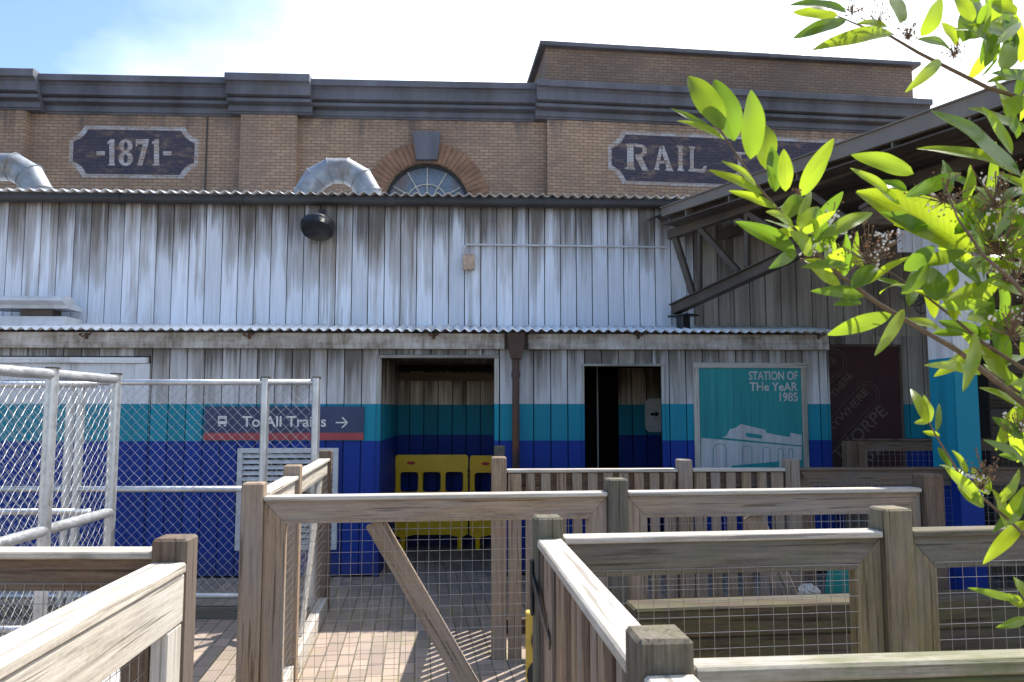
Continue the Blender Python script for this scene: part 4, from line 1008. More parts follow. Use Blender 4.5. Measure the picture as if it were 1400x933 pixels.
# ---------------------------------------------------------------- fences
def weld_mesh(mb, x0, x1, z0, z1, y, sx=.0508, sz=.0508, r=.00105):
    k = int((x1 - x0) / sx); 
    for i in range(k + 1):
        x_ = x0 + (x1 - x0) * i / max(1, k) ; j = rnd.uniform(-.0006, .0006); mb.tube([(x_ + j, y, z0), (x_ - j, y, z1)], r, 5, False)
    k = int((z1 - z0) / sz)
    for i in range(k + 1):
        z_ = z0 + (z1 - z0) * i / max(1, k); j = rnd.uniform(-.0008, .0008); mb.tube([(x0, y - r * 2, z_ + j), ((x0 + x1) / 2, y - r * 2, z_ + rnd.uniform(-.0012, .0012)), (x1, y - r * 2, z_ - j)], r, 5, False)
    return mb
def post(th, x, y, ztop, w=.098, mat='wood_tan', z0=0.0, label=None):
    m = MB(); m.box(x - w / 2, x + w / 2, y - w / 2, y + w / 2, z0, ztop, 'z', .007); return th.part('post', m, M[mat], label=label)
def panel(th, x0, x1, zt, zb, y, mat, capmat=None, rail=.105, th_=.045, cap=.022, stiles=(True, True), mesh=True, brace=None, bottom=True, capw=.085, stl=.10, meshmat='wirew', stilemat=None):
    capmat = capmat or mat; stilemat = stilemat or mat
    m = MB(); m.box(x0, x1, y - capw / 2, y + capw / 2, zt - cap, zt, 'x', .004); th.part('cap_rail', m, M[capmat])
    z1 = zt - cap - .002; zr = z1 - rail
    a = stl if stiles[0] else 0; b_ = stl if stiles[1] else 0
    m = MB(); m.prism([(x0 + .001, z1), (x1 - .001, z1), (x1 - b_ * .98 - .001, zr), (x0 + a * .98 + .001, zr)], y - th_ / 2, y + th_ / 2, 0); th.part('top_rail', m, M[mat])
    if stiles[0]:
        m = MB(); m.prism([(x0 + .001, z1 - .003), (x0 + stl, zr - .002), (x0 + stl, zb), (x0 + .001, zb)], y - th_ / 2 + .001, y + th_ / 2 - .001, math.pi / 2); th.part('stile', m, M[stilemat])
    if stiles[1]:
        m = MB(); m.prism([(x1 - .001, z1 - .003), (x1 - .001, zb), (x1 - stl, zb), (x1 - stl, zr - .002)], y - th_ / 2 + .001, y + th_ / 2 - .001, math.pi / 2); th.part('stile', m, M[stilemat])
    if bottom:
        m = MB(); m.box(x0 + a + .002, x1 - b_ - .002, y - th_ / 2 + .002, y + th_ / 2 - .002, zb, zb + .1, 'x', .003); th.part('bottom_rail', m, M[mat])
    if brace:
        m = MB(); m.bar((brace[0], y + .012, zr - .001), (brace[1], y + .012, zb + .1 if bottom else zb), .028, brace[2], (0, 1, 0), .003); th.part('brace', m, M[brace[3]])
    if mesh:
        m = MB(); weld_mesh(m, x0 + a - .01, x1 - b_ + .01, zb + .05, zr + .02, y - th_ / 2 - .004); th.part('wire_mesh', m, M[meshmat])

FA = Frame((-1.216, 3.67, 0), 6.8); PH = 1.30; RT = 1.237
sA2 = FA.x(842, 0, 660); sA3 = FA.x(1268, 0, 660)
GF = 'timber and wire fence runs'
# front gate (braced)
fa1 = Thing('wooden_gate', 'tan timber gate with diagonal brace and square wire mesh in front of the opening', 'gate', FA, (.9, 0, 0))
bt_, _ = FA.hit(512, 710); bb_x = bt_ + .50
panel(fa1, .052, sA2 - .052, RT, .09, 0, 'wood_tan', 'wood_bleach_lit', brace=(bt_, FA.hit(648, 935)[0] + .06, .095, 'wood_tan'))
# fixed panel right of it, with its posts
fa2 = Thing('wooden_fence', 'tan braced mesh fence between the middle post and the corner post by the blue column', 'fence', FA, ((sA2 + sA3) / 2, 0, 0))
post(fa2, sA2, 0, PH + .0, .10, 'wood_grey'); post(fa2, sA3, 0, PH + .005, .11, 'wood_brown', label='browner corner post')
panel(fa2, sA2 + .052, sA3 - .06, RT + .0, .60, 0, 'wood_tan', 'wood_bleach_lit', brace=(FA.hit(1030, 705)[0], FA.hit(1084, 815)[0] + .02, .10, 'wood_tan'), bottom=False)
# side run going back from the first post
FSd = Frame((-1.216, 3.67, 0), 96.8)
fa3 = Thing('wooden_fence', 'tan fence run with bleached base board going back from the front left gate post', 'fence', FSd, (1.4, 0, 0))
post(fa3, 0, 0, PH, .10, 'wood_tan'); post(fa3, 1.12, 0, PH, .10, 'wood_tan'); post(fa3, 2.78, 0, PH, .10, 'wood_brown')
for (a, b_) in ((.052, 1.068), (1.172, 2.728)):
    panel(fa3, a, b_, RT, .10, 0, 'wood_bleach_lit', 'wood_bleach_lit', bottom=False, stiles=(False, False), stl=.08, brace=((a + .05 if a < 1 else b_ - .15), (b_ - .2 if a < 1 else a + .5), .08, 'wood_bleach_lit'))
    m = MB(); m.box(a, b_, -.04, .03, .0, .12, 'x'); fa3.part('base_board', m, M['wood_bleach_lit'])
# shade-side return: short stub fence at far post toward the barn (hinge post)

# fence B (nearer, grey green)
FBn = Frame((.121, 2.65, 0), 6.8); sB2 = FBn.x(1217, 0, 700)
PB = 1.285; RB = 1.205 + .012
fb1 = Thing('wooden_fence', 'grey green mesh fence with pale lit cap rail, stout knotty middle post and mitred stiles', 'fence', FBn, (sB2 / 2, 0, 0))
post(fb1, 0, 0, PB, .093, 'wood_grey'); post(fb1, sB2, 0, PB + .01, .105, 'wood_moss')
panel(fb1, .05, sB2 - .055, RB, .25, 0, 'wood_grey', 'wood_bleach_lit', stiles=(False, True), rail=.11, stilemat='wood_moss')
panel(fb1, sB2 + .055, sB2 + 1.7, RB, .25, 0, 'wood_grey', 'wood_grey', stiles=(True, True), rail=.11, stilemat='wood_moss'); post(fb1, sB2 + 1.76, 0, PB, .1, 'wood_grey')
# picket gate from B post towards the camera
pC = P(902, 700, 1.30); dv = Vector((pC.x - .121, 1.30 - 2.65, 0)); Lp = dv.length
FP_ = Frame((.121, 2.65, 0), math.degrees(math.atan2(dv.y, dv.x)))
pg = Thing('picket_gate', 'grey brown picket gate with white lit top rail and black strap hinge', 'gate', FP_, (Lp / 2, 0, 0))
m = MB(); m.box(.05, Lp - .055, -.042, .042, RB - .03, RB, 'x', .005); pg.part('cap_rail', m, M['wood_bleach_lit'])
npk = 15
for k in range(npk):
    a = .055 + (Lp - .17) * k / (npk - 1); m = MB(); m.box(a - .0 , a + .052, -.020 - .012, -.013, .08, RB - .034 - rnd.uniform(0, .003), 'z', .003); pg.part('picket', m, M['wood_tan' if k % 3 else 'wood_brown'])
m = MB(); m.box(.05, Lp - .055, -.011, .03, RB - .14, RB - .036, 'x'); pg.part('rail', m, M['wood_brown'])
m = MB(); m.box(.05, Lp - .055, -.011, .03, .2, .3, 'x'); pg.part('rail', m, M['wood_brown'])
m = MB(); hz0 = RB - .10
m.box(-.035, -.01 + .02, -.058, -.050, hz0 - .16, hz0 + .02, 'z', .002); m.bar((-.01, -.054, hz0 - .03), (.30, -.037, hz0 - .17), .004, .035, (0, 1, 0), .001); pg.part('strap_hinge', m, M['black'])
# fence C (closest right): corner post, mossy rail going right, rail going back past the camera
FCn = Frame((pC.x, 1.33, 0), 5.0); RC = RB + .006
fc = Thing('wooden_fence', 'nearest low fence with weathered corner post and mossy rail at the lower right', 'fence', FCn, (0, 0, 0))
post(fc, 0, 0, 1.275, .094, 'wood_grey')
m = MB(); m.box(.052, 2.6, -.030, .026, RC - .028, RC, 'x', .005); fc.part('cap_rail', m, M['capmoss'])
m = MB(); m.box(.052, 2.6, -.027, .023, RC - .20, RC - .03, 'x', .005); fc.part('rail', m, M['mossy'])
m = MB(); m.box(2.6, 2.7, -.05, .05, 0, 1.28, 'z', .005); fc.part('post', m, M['wood_grey'])
m = MB(); m.box(-.04, .045, -1.2, -.052, RC - .028, RC, 'y', .005); m.box(-.02, .03, -1.2, -.052, RC - .15, RC - .03, 'y'); fc.part('side_rail', m, M['wood_bleach_lit'])
m = MB(); m.box(-.05, .05, -1.3, -1.2, 0, 1.28, 'z', .005); fc.part('post', m, M['wood_grey'])

# fence D (near left)
pD = P(240, 740, 2.14); FD = Frame((pD.x, 2.14, 0), 90 + 3.4)
fd = Thing('wooden_fence', 'bleached sunlit-toned fence rail with knotty face coming towards the viewer at the lower left', 'fence', FD, (0, 0, 0))
post(fd, 0, 0, 1.30, .093, 'wood_brown')
m = MB(); m.box(-1.75, -.05, -.05, .045, 1.213, 1.24, 'x', .005); fd.part('cap_rail', m, M['wood_bleach_lit'])
m = MB(); m.box(-1.75, -.05, -.045, -.0, 1.085, 1.210, 'x', .004); fd.part('top_rail', m, M['wood_bleach_lit'])
m = MB(); m.box(-.15, -.052, -.043, .0, .1, 1.083, 'z', .004); fd.part('stile', m, M['wood_bleach_lit'])
m = MB(); m.box(-.16, -.052, .002, .045, .1, 1.15, 'z', .004); fd.part('stile', m, M['wood_brown'])
m = MB(); weld_mesh(m, -1.75, -.15, .1, 1.10, .004); fd.part('wire_mesh', m, M['wirew'])
m = MB(); weld_mesh(m, -1.75, -.15, .1, 1.10, .035); 
m = MB(); m.box(-1.85, -1.75, -.05, .05, 0, 1.28, 'z', .005); fd.part('post', m, M['wood_brown'])
FD2 = Frame((pD.x, 2.14, 0), 0)
fd2 = Thing('wooden_fence', 'shaded dark brown mesh fence running left from the near left post', 'fence', FD2, (-.8, 0, 0))
panel(fd2, -2.2, -.05, 1.262, .12, .02, 'wood_brown', 'wood_bleach_lit', stiles=(False, False), rail=.085, cap=.02)
m = MB(); m.box(-2.3, -2.2, -.03, .07, 0, 1.30, 'z', .005); fd2.part('post', m, M['wood_brown'])
# boarded post seen under the near left rail
x_ = P(197, 850, 3.1).x
bp = Thing('timber_post', 'short dark boarded post seen under the near left bleached rail', 'post', WORLD, (x_, 3.1, 0))
m = MB()
for k in range(3): m.box(x_ - .06 + k * .041, x_ - .06 + k * .041 + .039, 3.05, 3.12, 0, .95, 'z', .003)
bp.part('boards', m, M['wood_brown'])

# picket fence F in front of the barn
FF = Frame((P(682, 640, 5.22).x, 5.25, 0), 3.2)
ff = Thing('picket_fence', 'brown picket fence below the narrow doorway and station poster', 'fence', FF, (1, 0, 0))
sF1 = FF.x(935, 0, 640); sF2 = FF.x(1081, 0, 640); PF = 1.30; RF = 1.238
post(ff, 0, 0, PF + .02, .10, 'wood_tan'); post(ff, sF1, 0, PF - .0, .095, 'wood_tan'); post(ff, sF2, 0, PF, .095, 'wood_tan')
for a, b_ in ((.052, sF1 - .05), (sF1 + .05, sF2 - .05)):
    m = MB(); m.box(a, b_, -.04, .04, RF - .022, RF, 'x', .004); ff.part('cap_rail', m, M['wood_bleach_lit'])
    m = MB(); m.box(a, b_, .0, .035, RF - .15, RF - .024, 'x', .004); ff.part('top_rail', m, M['wood_brown'])
    m = MB(); m.box(a, b_, .0, .035, .15, .25, 'x', .004); ff.part('bottom_rail', m, M['wood_brown'])
    n_ = round((b_ - a) / .105)
    for k in range(n_):
        x_ = a + (b_ - a) * (k + .5) / n_; w_ = .064 if k not in (0, n_ - 1) else .085
        m = MB(); m.box(x_ - w_ / 2, x_ + w_ / 2, -.024, -.003, .06, RF - .026, 'z', .003); ff.part('picket', m, M['wood_tan'])
m = MB(); m.box(.06, .15, -.045, -.026, 0, RF - .03, 'z', .003); ff.part('board', m, M['wood_tan'])
# return towards the barn
FG = Frame(FF.world(0, 0), 90.8)
fg = Thing('picket_fence', 'short fence return running from the picket fence end post back to the barn', 'fence', FG, (1, 0, 0))
post(fg, 1.95, 0, PF, .1, 'wood_grey')
m = MB(); m.box(.06, 1.9, -.04, .04, RF - .022, RF, 'x', .004); fg.part('cap_rail', m, M['wood_brown'])
m = MB(); m.box(.06, 1.9, -.02, .02, RF - .14, RF - .024, 'x', .004); fg.part('top_rail', m, M['wood_brown'])
for k in range(16):
    m = MB(); m.box(.1 + k * .113, .1 + k * .113 + .062, .022, .042, .06, RF - .03, 'z', .003); fg.part('picket', m, M['wood_brown'])
# shaded mesh fence continuing right
fh = Thing('wooden_fence', 'shaded brown mesh fence below the maroon board under the canopy', 'fence', FF, (sF2 + 1.2, 0, 0))
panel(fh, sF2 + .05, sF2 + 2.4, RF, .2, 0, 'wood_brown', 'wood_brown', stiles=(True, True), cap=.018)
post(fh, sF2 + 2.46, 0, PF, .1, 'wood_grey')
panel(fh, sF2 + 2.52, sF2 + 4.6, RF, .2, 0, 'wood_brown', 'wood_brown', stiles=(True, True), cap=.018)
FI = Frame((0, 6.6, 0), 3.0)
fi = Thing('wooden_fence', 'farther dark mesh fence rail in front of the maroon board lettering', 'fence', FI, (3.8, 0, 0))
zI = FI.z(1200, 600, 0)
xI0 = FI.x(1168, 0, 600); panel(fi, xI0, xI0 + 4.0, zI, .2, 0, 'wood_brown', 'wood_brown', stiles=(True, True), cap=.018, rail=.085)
post(fi, xI0 - .05, 0, zI - .02, .09, 'wood_brown')

# sleeper retaining wall between fences A and B
FW = Frame(FA.world(0, -.34), 6.8)
zS = FW.z(1000, 821, 0)
sl = Thing('sleeper_wall', 'low wall of stacked old timber sleepers between the two mesh fences', 'retaining wall', FW, ((sA2 + sA3) / 2, 0, 0))
xS0 = FW.x(859, 0, 830); xS1 = xS0 + 3.6
k = 0; zz = zS
while zz > .05:
    z0 = max(0, zz - .135); m = MB(); off_ = (k % 2) * .7; cuts = [xS0, xS0 + 1.2 + off_, xS0 + 2.5 + off_ * .5, xS1]
    for a, b_ in zip(cuts[:-1], cuts[1:]): m.box(a + .002, b_ - .002, -.10 + rnd.uniform(-.004, .004), .08, z0 + .002, zz - .001, 'x', .009)
    sl.part('sleeper', m, M['sleeper']); zz = z0; k += 1

# yellow and black marker post
x_ = P(726, 880, 2.95).x + .035; zt_ = P(726, 836, 2.95).z
mk = Thing('marker_post', 'yellow marker board with rounded black shapes behind the picket gate hinge', 'marker', WORLD, (x_, 2.95, 0))
m = MB(); m.box(x_ - .055, x_ + .055, 2.93, 2.975, 0, zt_, 'z', .004); mk.part('board', m, M['ywood'])
m = MB()
for k, zz in enumerate((zt_ - .10, zt_ - .225, zt_ - .36, zt_ - .49, zt_ - .62)):
    cx_ = x_ + (.01 if k % 2 == 0 else -.006); m.prism([(cx_ + .045 * math.cos(2 * math.pi * i / 14), zz + .055 * math.sin(2 * math.pi * i / 14)) for i in range(14)], 2.926, 2.9295)
mk.part('black_shape', m, M['black'])

# teal board and pale bag behind the fence
xt0 = P(1128, 760, 4.75); xt1 = P(1172, 760, 4.75)
tbd = Thing('teal_board', 'teal tapered board standing behind the right mesh fence', 'board', WORLD, ((xt0.x + xt1.x) / 2, 4.75, 0))
m = MB(); ztb = P(1140, 768, 4.75).z
m.prism([(xt0.x - .09, 0), (xt1.x + .05, 0), (xt1.x, ztb), (xt0.x + .03, ztb)], 4.75, 4.775); tbd.part('panel', m, M['teal'])
m = MB(); m.bar(((xt0.x + xt1.x) / 2, 4.79, ztb - .05), ((xt0.x + xt1.x) / 2, 5.0, 0), .03, .03); tbd.part('strut', m, M['wood_brown'])

bx, bz_ = P(1108, 806, 4.70).x, P(1108, 806, 4.70).z
bag = Thing('crumpled_bag', 'pale crumpled bag lying on a crate beside the teal board', 'bag', WORLD, (bx, 4.72, 0))
m = MB(); nb_, na_ = 12, 16; vs_, fs = [], []
for i in range(nb_ + 1):
    for j in range(na_):
        t = math.pi * i / nb_; a = 2 * math.pi * j / na_; r_ = .05 * (1 + rnd.uniform(-.18, .18)); vs_.append((bx + r_ * 1.2 * math.sin(t) * math.cos(a), 4.72 + r_ * math.sin(t) * math.sin(a), bz_ - .02 + r_ * .9 * math.cos(t)))
for i in range(nb_):
    for j in range(na_): fs.append((i * na_ + j, (i + 1) * na_ + j, (i + 1) * na_ + (j + 1) % na_, i * na_ + (j + 1) % na_))
m.add(vs_, fs); bag.part('bag_body', m, M['conc'])
crt = Thing('storage_crate', 'brown slatted crate carrying the pale bag behind the mesh fence', 'crate', WORLD, (bx, 4.76, 0))
m = MB(); zc2 = bz_ - .09
for k in range(4): m.box(bx - .2, bx + .14, 4.64, 4.66, .02 + k * (zc2 / 4), .02 + k * (zc2 / 4) + zc2 / 4 - .02, 'x', .003)
crt.part('slats', m, M['wood_brown'])
for xx in (bx - .2, bx + .11):
    m = MB(); m.box(xx, xx + .03, 4.662, 4.86, 0, zc2 - .012, 'z', .003); crt.part('side', m, M['wood_brown'])
m = MB(); m.box(bx - .2, bx + .14, 4.64, 4.86, zc2 - .01, zc2, 'x', .002); crt.part('lid', m, M['wood_brown'])
# yellow plastic pedestrian barrier in the recess
yb = 1.42
FY = Frame(FB.world(0, yb), 2.2)
def _b(): pass
def barrier(x0, x1, zt, label, fr, holes_n=3, cut_right=False):
    th = Thing('plastic_barrier', label, 'barrier', fr, ((x0 + x1) / 2, 0, 0), 'yellow barrier panels')
    w_ = x1 - x0; m = MB(); t = .04
    zb_ = zt - .98; r = .02
    def bx_(a, b_, c_, d2, bev=.012): m.box(x0 + a * w_, x0 + b_ * w_, -t / 2, t / 2, c_, d2, 'z', bev)
    zu1, zu0 = zt - .20, zt - .43
    # solid body with window openings made of strips (top, uprights, middle, lower)
    m.prism(rrect(x0, x1, zu1, zt, .035), -t / 2, t / 2)
    n_ = holes_n; up_w = .06; gap_ = (w_ - up_w * (n_ + 1)) / n_
    for k in range(n_ + 1): m.box(x0 + k * (gap_ + up_w), x0 + k * (gap_ + up_w) + up_w, -t / 2 + .001, t / 2 - .001, zu0 - .01, zu1 + .01, 'z', .008)
    for k in range(n_):   # rounded window corners
        a = x0 + k * (gap_ + up_w) + up_w; b_ = a + gap_; q = .035
        for (cx, cz, sx, sz) in ((a, zu1, 1, -1), (b_, zu1, -1, -1), (a, zu0, 1, 1), (b_, zu0, -1, 1)):
            m.prism([(cx, cz), (cx + sx * q, cz), (cx + sx * q * .4, cz + sz * q * .12), (cx + sx * q * .12, cz + sz * q * .4), (cx, cz + sz * q)], -t / 2 + .002, t / 2 - .002)
    m.prism([(x0, zu0), (x1, zu0), (x1, zb_ + .06), (x1 - .08, zb_ + .02), (x1 - .22, zb_ + .055), (x0 + .22, zb_ + .055), (x0 + .08, zb_ + .02), (x0, zb_ + .06)], -t / 2, t / 2)
    m.box(x0 + .04, x1 - .04, -t / 2 - .012, -t / 2 + .001, zu0 - .06, zu0 - .03, 'x', .004); m.box(x0 + .04, x1 - .04, -t / 2 - .012, -t / 2 + .001, zu0 - .22, zu0 - .19, 'x', .004)
    th.part('panel', m, M['yellow'])
    for xx in (x0 + .07, x1 - .12):
        m = MB(); m.box(xx, xx + .055, -.05, .05, 0, zb_ + .04, 'z', .01); th.part('foot', m, M['yellow'])
    m = MB(); cx_ = (x0 + x0 + w_ * .36) / 2 + .03; cz_ = zt - .095
    m.prism([(cx_ + .05 * math.cos(2 * math.pi * i / 18), cz_ + .02 * math.sin(2 * math.pi * i / 18)) for i in range(18)], -t / 2 - .004, -t / 2 - .001); th.part('reflector', m, M['redp'])
    m = MB(); 
    for dz in (-.16, -.24): m.box(x1 - .004, x1 + .016, -.03, -.01, zt + dz - .02, zt + dz + .02, 'z', .002)
    th.part('connector', m, M['black']); return th
ba, bz = FY.hit(541, 622); bc = FY.x(640, 0, 640)
barrier(ba, bc, bz, 'yellow plastic barrier panel with red oval, left of the pair in the opening', FY)
barrier(bc + .02, bc + .02 + (bc - ba), bz - .01, 'right hand yellow barrier panel of the pair in the opening, half hidden by post', FY)
FY2 = Frame(FY.world(ba - .03, 0), 2.2 + 74)
th3 = barrier(-.75, -.02, bz - .01, 'yellow barrier panel turned edge on at the left of the opening', FY2)

# ---------------------------------------------------------------- chain-link fences
def chain(mb, x0, x1, z0, z1, y, s=.0815, r=.0015):
    """diamond mesh: wires as polylines bending at every crossing"""
    h = z1 - z0; wdt = x1 - x0
    for sg_ in (1, -1):
        n_ = int((wdt + h) / s) + 1
        for i in range(n_):
            # line x = c + sg*(z - z0)
            c = (x0 - h + i * s) if sg_ == 1 else (x0 + i * s)
            if sg_ == 1: ta, tb_ = max(0, x0 - c), min(h, x1 - c)
            else: ta, tb_ = max(0, c - x1), min(h, c - x0)
            if tb_ - ta < .01: continue
            yy = y + .002 * sg_
            k = max(1, int((tb_ - ta) / (s * .5))); pts = []
            for j in range(k + 1):
                t = ta + (tb_ - ta) * j / k; pts.append((c + sg_ * t + .0015 * math.sin(j * 2.1 + i), yy + (.003 if j % 2 else -.003), z0 + t))
            mb.tube(pts, r, 4, False)
    return mb
def cl_run(label, fr, x0, x1, posts, ztop, zmid, zlow, rp=.03, rr=.021, mesh=True, group='galvanised chain link fence runs', plinth=False, postr=None, mid_r=None):
    th = Thing('chain_link_fence', label, 'fence', fr, ((x0 + x1) / 2, 0, 0), group)
    for px_ in posts:
        m = MB(); m.tube([(px_, 0, 0), (px_, 0, ztop + .035)], postr or rp, 16); po = th.part('post', m, M['galv'], smooth=False)
        c = MB(); c.tube([(px_, 0, ztop + .035), (px_, 0, ztop + .045)], (postr or rp) + .005, 16); th.part('cap', c, M['steel'], po)
    for z_ in (ztop, zmid, zlow):
        if z_ is None: continue
        m = MB(); m.tube([(x0, -.0, z_), (x1, -.0, z_)], (mid_r or rr) if z_ == zmid else rr, 14); th.part('rail', m, M['galv'], smooth=True)
    if mesh:
        pr = postr or rp; ps_ = sorted(set([x0, x1] + list(posts)))
        for a, b_ in zip(ps_[:-1], ps_[1:]):
            if b_ - a < .15: continue
            m = MB(); chain(m, a + pr, b_ - pr, (zlow or .05), ztop - .01, .0); th.part('mesh', m, M['wire'])
    if plinth:
        m = MB(); m.box(x0, x1, -.04, .02, 0, .09, 'x', .004); th.part('plinth', m, M['wood_grey'])
    return th
FE = Frame((0, 6.23, 0), 0.0)
eL = FE.x(-120, 0, 600)
zt_e = FE.z(300, 523, 0)
e1 = cl_run('chain link fence run standing in front of the train sign and loading door', FE, eL, FE.x(431, 0, 600), [eL, FE.x(94, 0, 600), FE.x(108, 0, 600), FE.x(361, 0, 600), FE.x(431, 0, 600)], zt_e, FE.z(300, 669, 0), FE.z(300, 815, 0), .033, .024, plinth=True)
pE = P(155, 600, 5.6); FE2 = Frame((pE.x, 5.6, 0), 92.8)
zt2 = P(155, 519, 5.6).z; zm2 = P(155, 700, 5.6).z
e2 = cl_run('thick pipe chain link fence run coming forward at the left', FE2, -2.9, 0, [-2.9, FE2.x(67, 0, 600), 0], zt2, zm2, .13, .037, .032, mid_r=.034)
FE3 = Frame((pE.x, 5.45, 0), 0)
e3 = cl_run('chain link panel running left from the thick corner post', FE3, -2.2, -.06, [-2.2], P(100, 526, 5.45).z, P(100, 700, 5.45).z, .13, .03, .022)
for (q, y_) in (((-2.83), 4.3), ((-2.80), 3.75)):
    cb = Thing('concrete_foot', 'pale concrete block holding down the chain link fence, ' + ('farther one' if y_ > 4 else 'nearer one'), 'concrete block', WORLD, (-2.3 if y_ > 4 else -2.15, y_, 0), 'concrete fence feet')
    m = MB(); x_ = -2.3 if y_ > 4 else -2.15; m.box(x_ - .13, x_ + .13, y_ - .28, y_ + .28, 0, .15, 'y', .012); cb.part('block', m, M['conc'])
    m = MB(); m.tube([(x_, y_, .15), (x_, y_, .30)], .022, 10); cb.part('spigot', m, M['galv'])

# ---------------------------------------------------------------- foreground shrub
def leaf(mb, base, tip, width, up, curl=.15, fold=.25, wave=0.0):
    base, tip, up = Vector(base), Vector(tip), Vector(up); d = tip - base; L_ = d.length; d.normalize()
    side = d.cross(up)
    if side.length < 1e-3: side = d.cross(Vector((1, 0, 0.2)))
    side.normalize(); nn = side.cross(d).normalized(); nu, nw = 12, 4; vs_, at = [], []
    ph = rnd.uniform(0, 6.28)
    for i in range(nu + 1):
        t = i / nu; w_ = width / 2 * max(0.02, (math.sin(math.pi * min(1, t * .97 + .02) ** .92)) ** .72) * (1 - .12 * t)
        if t < .08: w_ *= t / .08 * .9 + .1
        c = base + d * (L_ * t) + nn * (-curl * L_ * (t * t) + curl * .35 * L_ * math.sin(math.pi * t))
        for j in range(nw + 1):
            s_ = j / nw * 2 - 1; p = c + side * (w_ * s_) + nn * (fold * w_ * abs(s_) + wave * w_ * math.sin(t * 9 + ph) * s_ * s_ * .4)
            vs_.append(p); at.append(Vector((t, s_ * .5, 0)))
    fs = [(i * (nw + 1) + j, i * (nw + 1) + j + 1, (i + 1) * (nw + 1) + j + 1, (i + 1) * (nw + 1) + j) for i in range(nu) for j in range(nw)]
    mb.add(vs_, fs, at)
Ys = .95
FX = Frame((0, 0, 0), 0)
root = Vector((1.15, 1.05, 0))
shrub = Thing('laurel_shrub', 'leafy evergreen shrub with backlit bright green leaves filling the right edge', 'shrub', WORLD, root)
lf = MB()
def lpix(bx, by, tx, ty, wpx, Y0=Ys, dY=None, face=None):
    Y0 = Y0 + rnd.uniform(-.03, .03); dY = rnd.uniform(-.035, .035) if dY is None else dY
    b_ = P(bx, by, Y0); t = P(tx, ty, Y0 + dY); wd = wpx * 1.12 / FPX * Y0
    up = face if face else (Vector((0, -1, 0)) + Vector((rnd.uniform(-.5, .5), 0, rnd.uniform(-.2, .9))))
    leaf(lf, b_, t, wd, up, rnd.uniform(.03, .16), rnd.uniform(.1, .35), .3)
fr_ = Vector((0.1, -1, .35))
for L_ in [(989, 178, 941, 96, 34), (1004, 193, 979, 104, 36), (1026, 218, 1031, 123, 33), (1047, 232, 1043, 160, 30), (985, 186, 918, 145, 12), (991, 192, 926, 158, 11),
           (1034, 255, 991, 217, 13), (1043, 266, 970, 228, 16), (1062, 285, 998, 258, 13), (1074, 262, 1072, 203, 20), (1060, 262, 1056, 200, 22), (1094, 264, 1140, 188, 22), (1096, 268, 1132, 218, 14),
           (1088, 345, 1011, 301, 24), (1088, 343, 1058, 364, 16), (1110, 312, 1154, 263, 18), (1124, 325, 1198, 285, 20), (1099, 356, 1160, 368, 16), (1182, 404, 1118, 396, 17), (1160, 362, 1097, 364, 15),
           (1219, 430, 1132, 457, 22), (1178, 415, 1140, 414, 14), (1249, 238, 1167, 209, 26), (1240, 262, 1196, 246, 20), (1292, 268, 1294, 216, 22), (1318, 280, 1330, 226, 22),
           (1326, 345, 1182, 252, 62), (1396, 242, 1284, 143, 46), (1392, 240, 1262, 190, 30), (1236, 370, 1280, 336, 22), (1232, 402, 1275, 360, 20), (1262, 362, 1322, 343, 22), (1280, 412, 1270, 362, 36),
           (1325, 420, 1372, 372, 20), (1290, 400, 1310, 365, 18), (1060, 262, 1050, 226, 18), (1075, 300, 1095, 262, 22), (1096, 322, 1120, 280, 26), (1105, 340, 1145, 318, 26), (1085, 310, 1050, 288, 18),
           (1130, 372, 1152, 340, 24), (1150, 392, 1110, 366, 20), (1165, 395, 1200, 360, 24), (1110, 350, 1085, 315, 24), (1120, 332, 1118, 286, 26),
           # top branch
           (1158, 18, 1082, -2, 26), (1146, 22, 1084, 15, 20), (1157, 27, 1086, 50, 20), (1221, 46, 1118, 58, 24), (1230, 32, 1222, -16, 30), (1259, 50, 1292, -4, 24), (1214, 38, 1176, 28, 14),
           (1286, 82, 1246, 120, 16), (1300, 68, 1258, 50, 20), (1316, 58, 1346, -6, 36), (1350, 54, 1392, 18, 30), (1358, 46, 1350, 92, 22), (1366, 92, 1392, 44, 26), (1398, 108, 1354, 106, 14), (1310, 62, 1290, 30, 20), (1390, 20, 1350, 2, 24), (1385, 60, 1372, 96, 26), (1330, 30, 1308, -8, 22),
           (1376, 160, 1400, 128, 24), (1390, 190, 1376, 150, 26),
           # lower twig
           (1268, 580, 1247, 527, 15), (1272, 578, 1264, 540, 16), (1280, 590, 1286, 550, 9), (1268, 576, 1252, 578, 8), (1285, 596, 1262, 590, 8), (1300, 640, 1283, 610, 10), (1316, 648, 1284, 634, 15),
           (1322, 650, 1306, 616, 12), (1345, 690, 1296, 640, 18), (1352, 676, 1330, 640, 20), (1345, 694, 1310, 665, 15), (1375, 722, 1362, 668, 18), (1368, 688, 1400, 640, 12), (1365, 680, 1398, 654, 10), (1372, 712, 1400, 668, 12), (1376, 716, 1406, 690, 12),
           (1396, 822, 1326, 804, 10), (1400, 830, 1376, 812, 14), (1402, 820, 1388, 786, 12), (1402, 846, 1368, 858, 12), (1404, 815, 1396, 790, 12), (1400, 630, 1352, 600, 14), (1400, 600, 1360, 570, 16)]:
    lpix(*L_, face=fr_ + Vector((rnd.uniform(-.35, .35), 0, rnd.uniform(-.3, .3))))
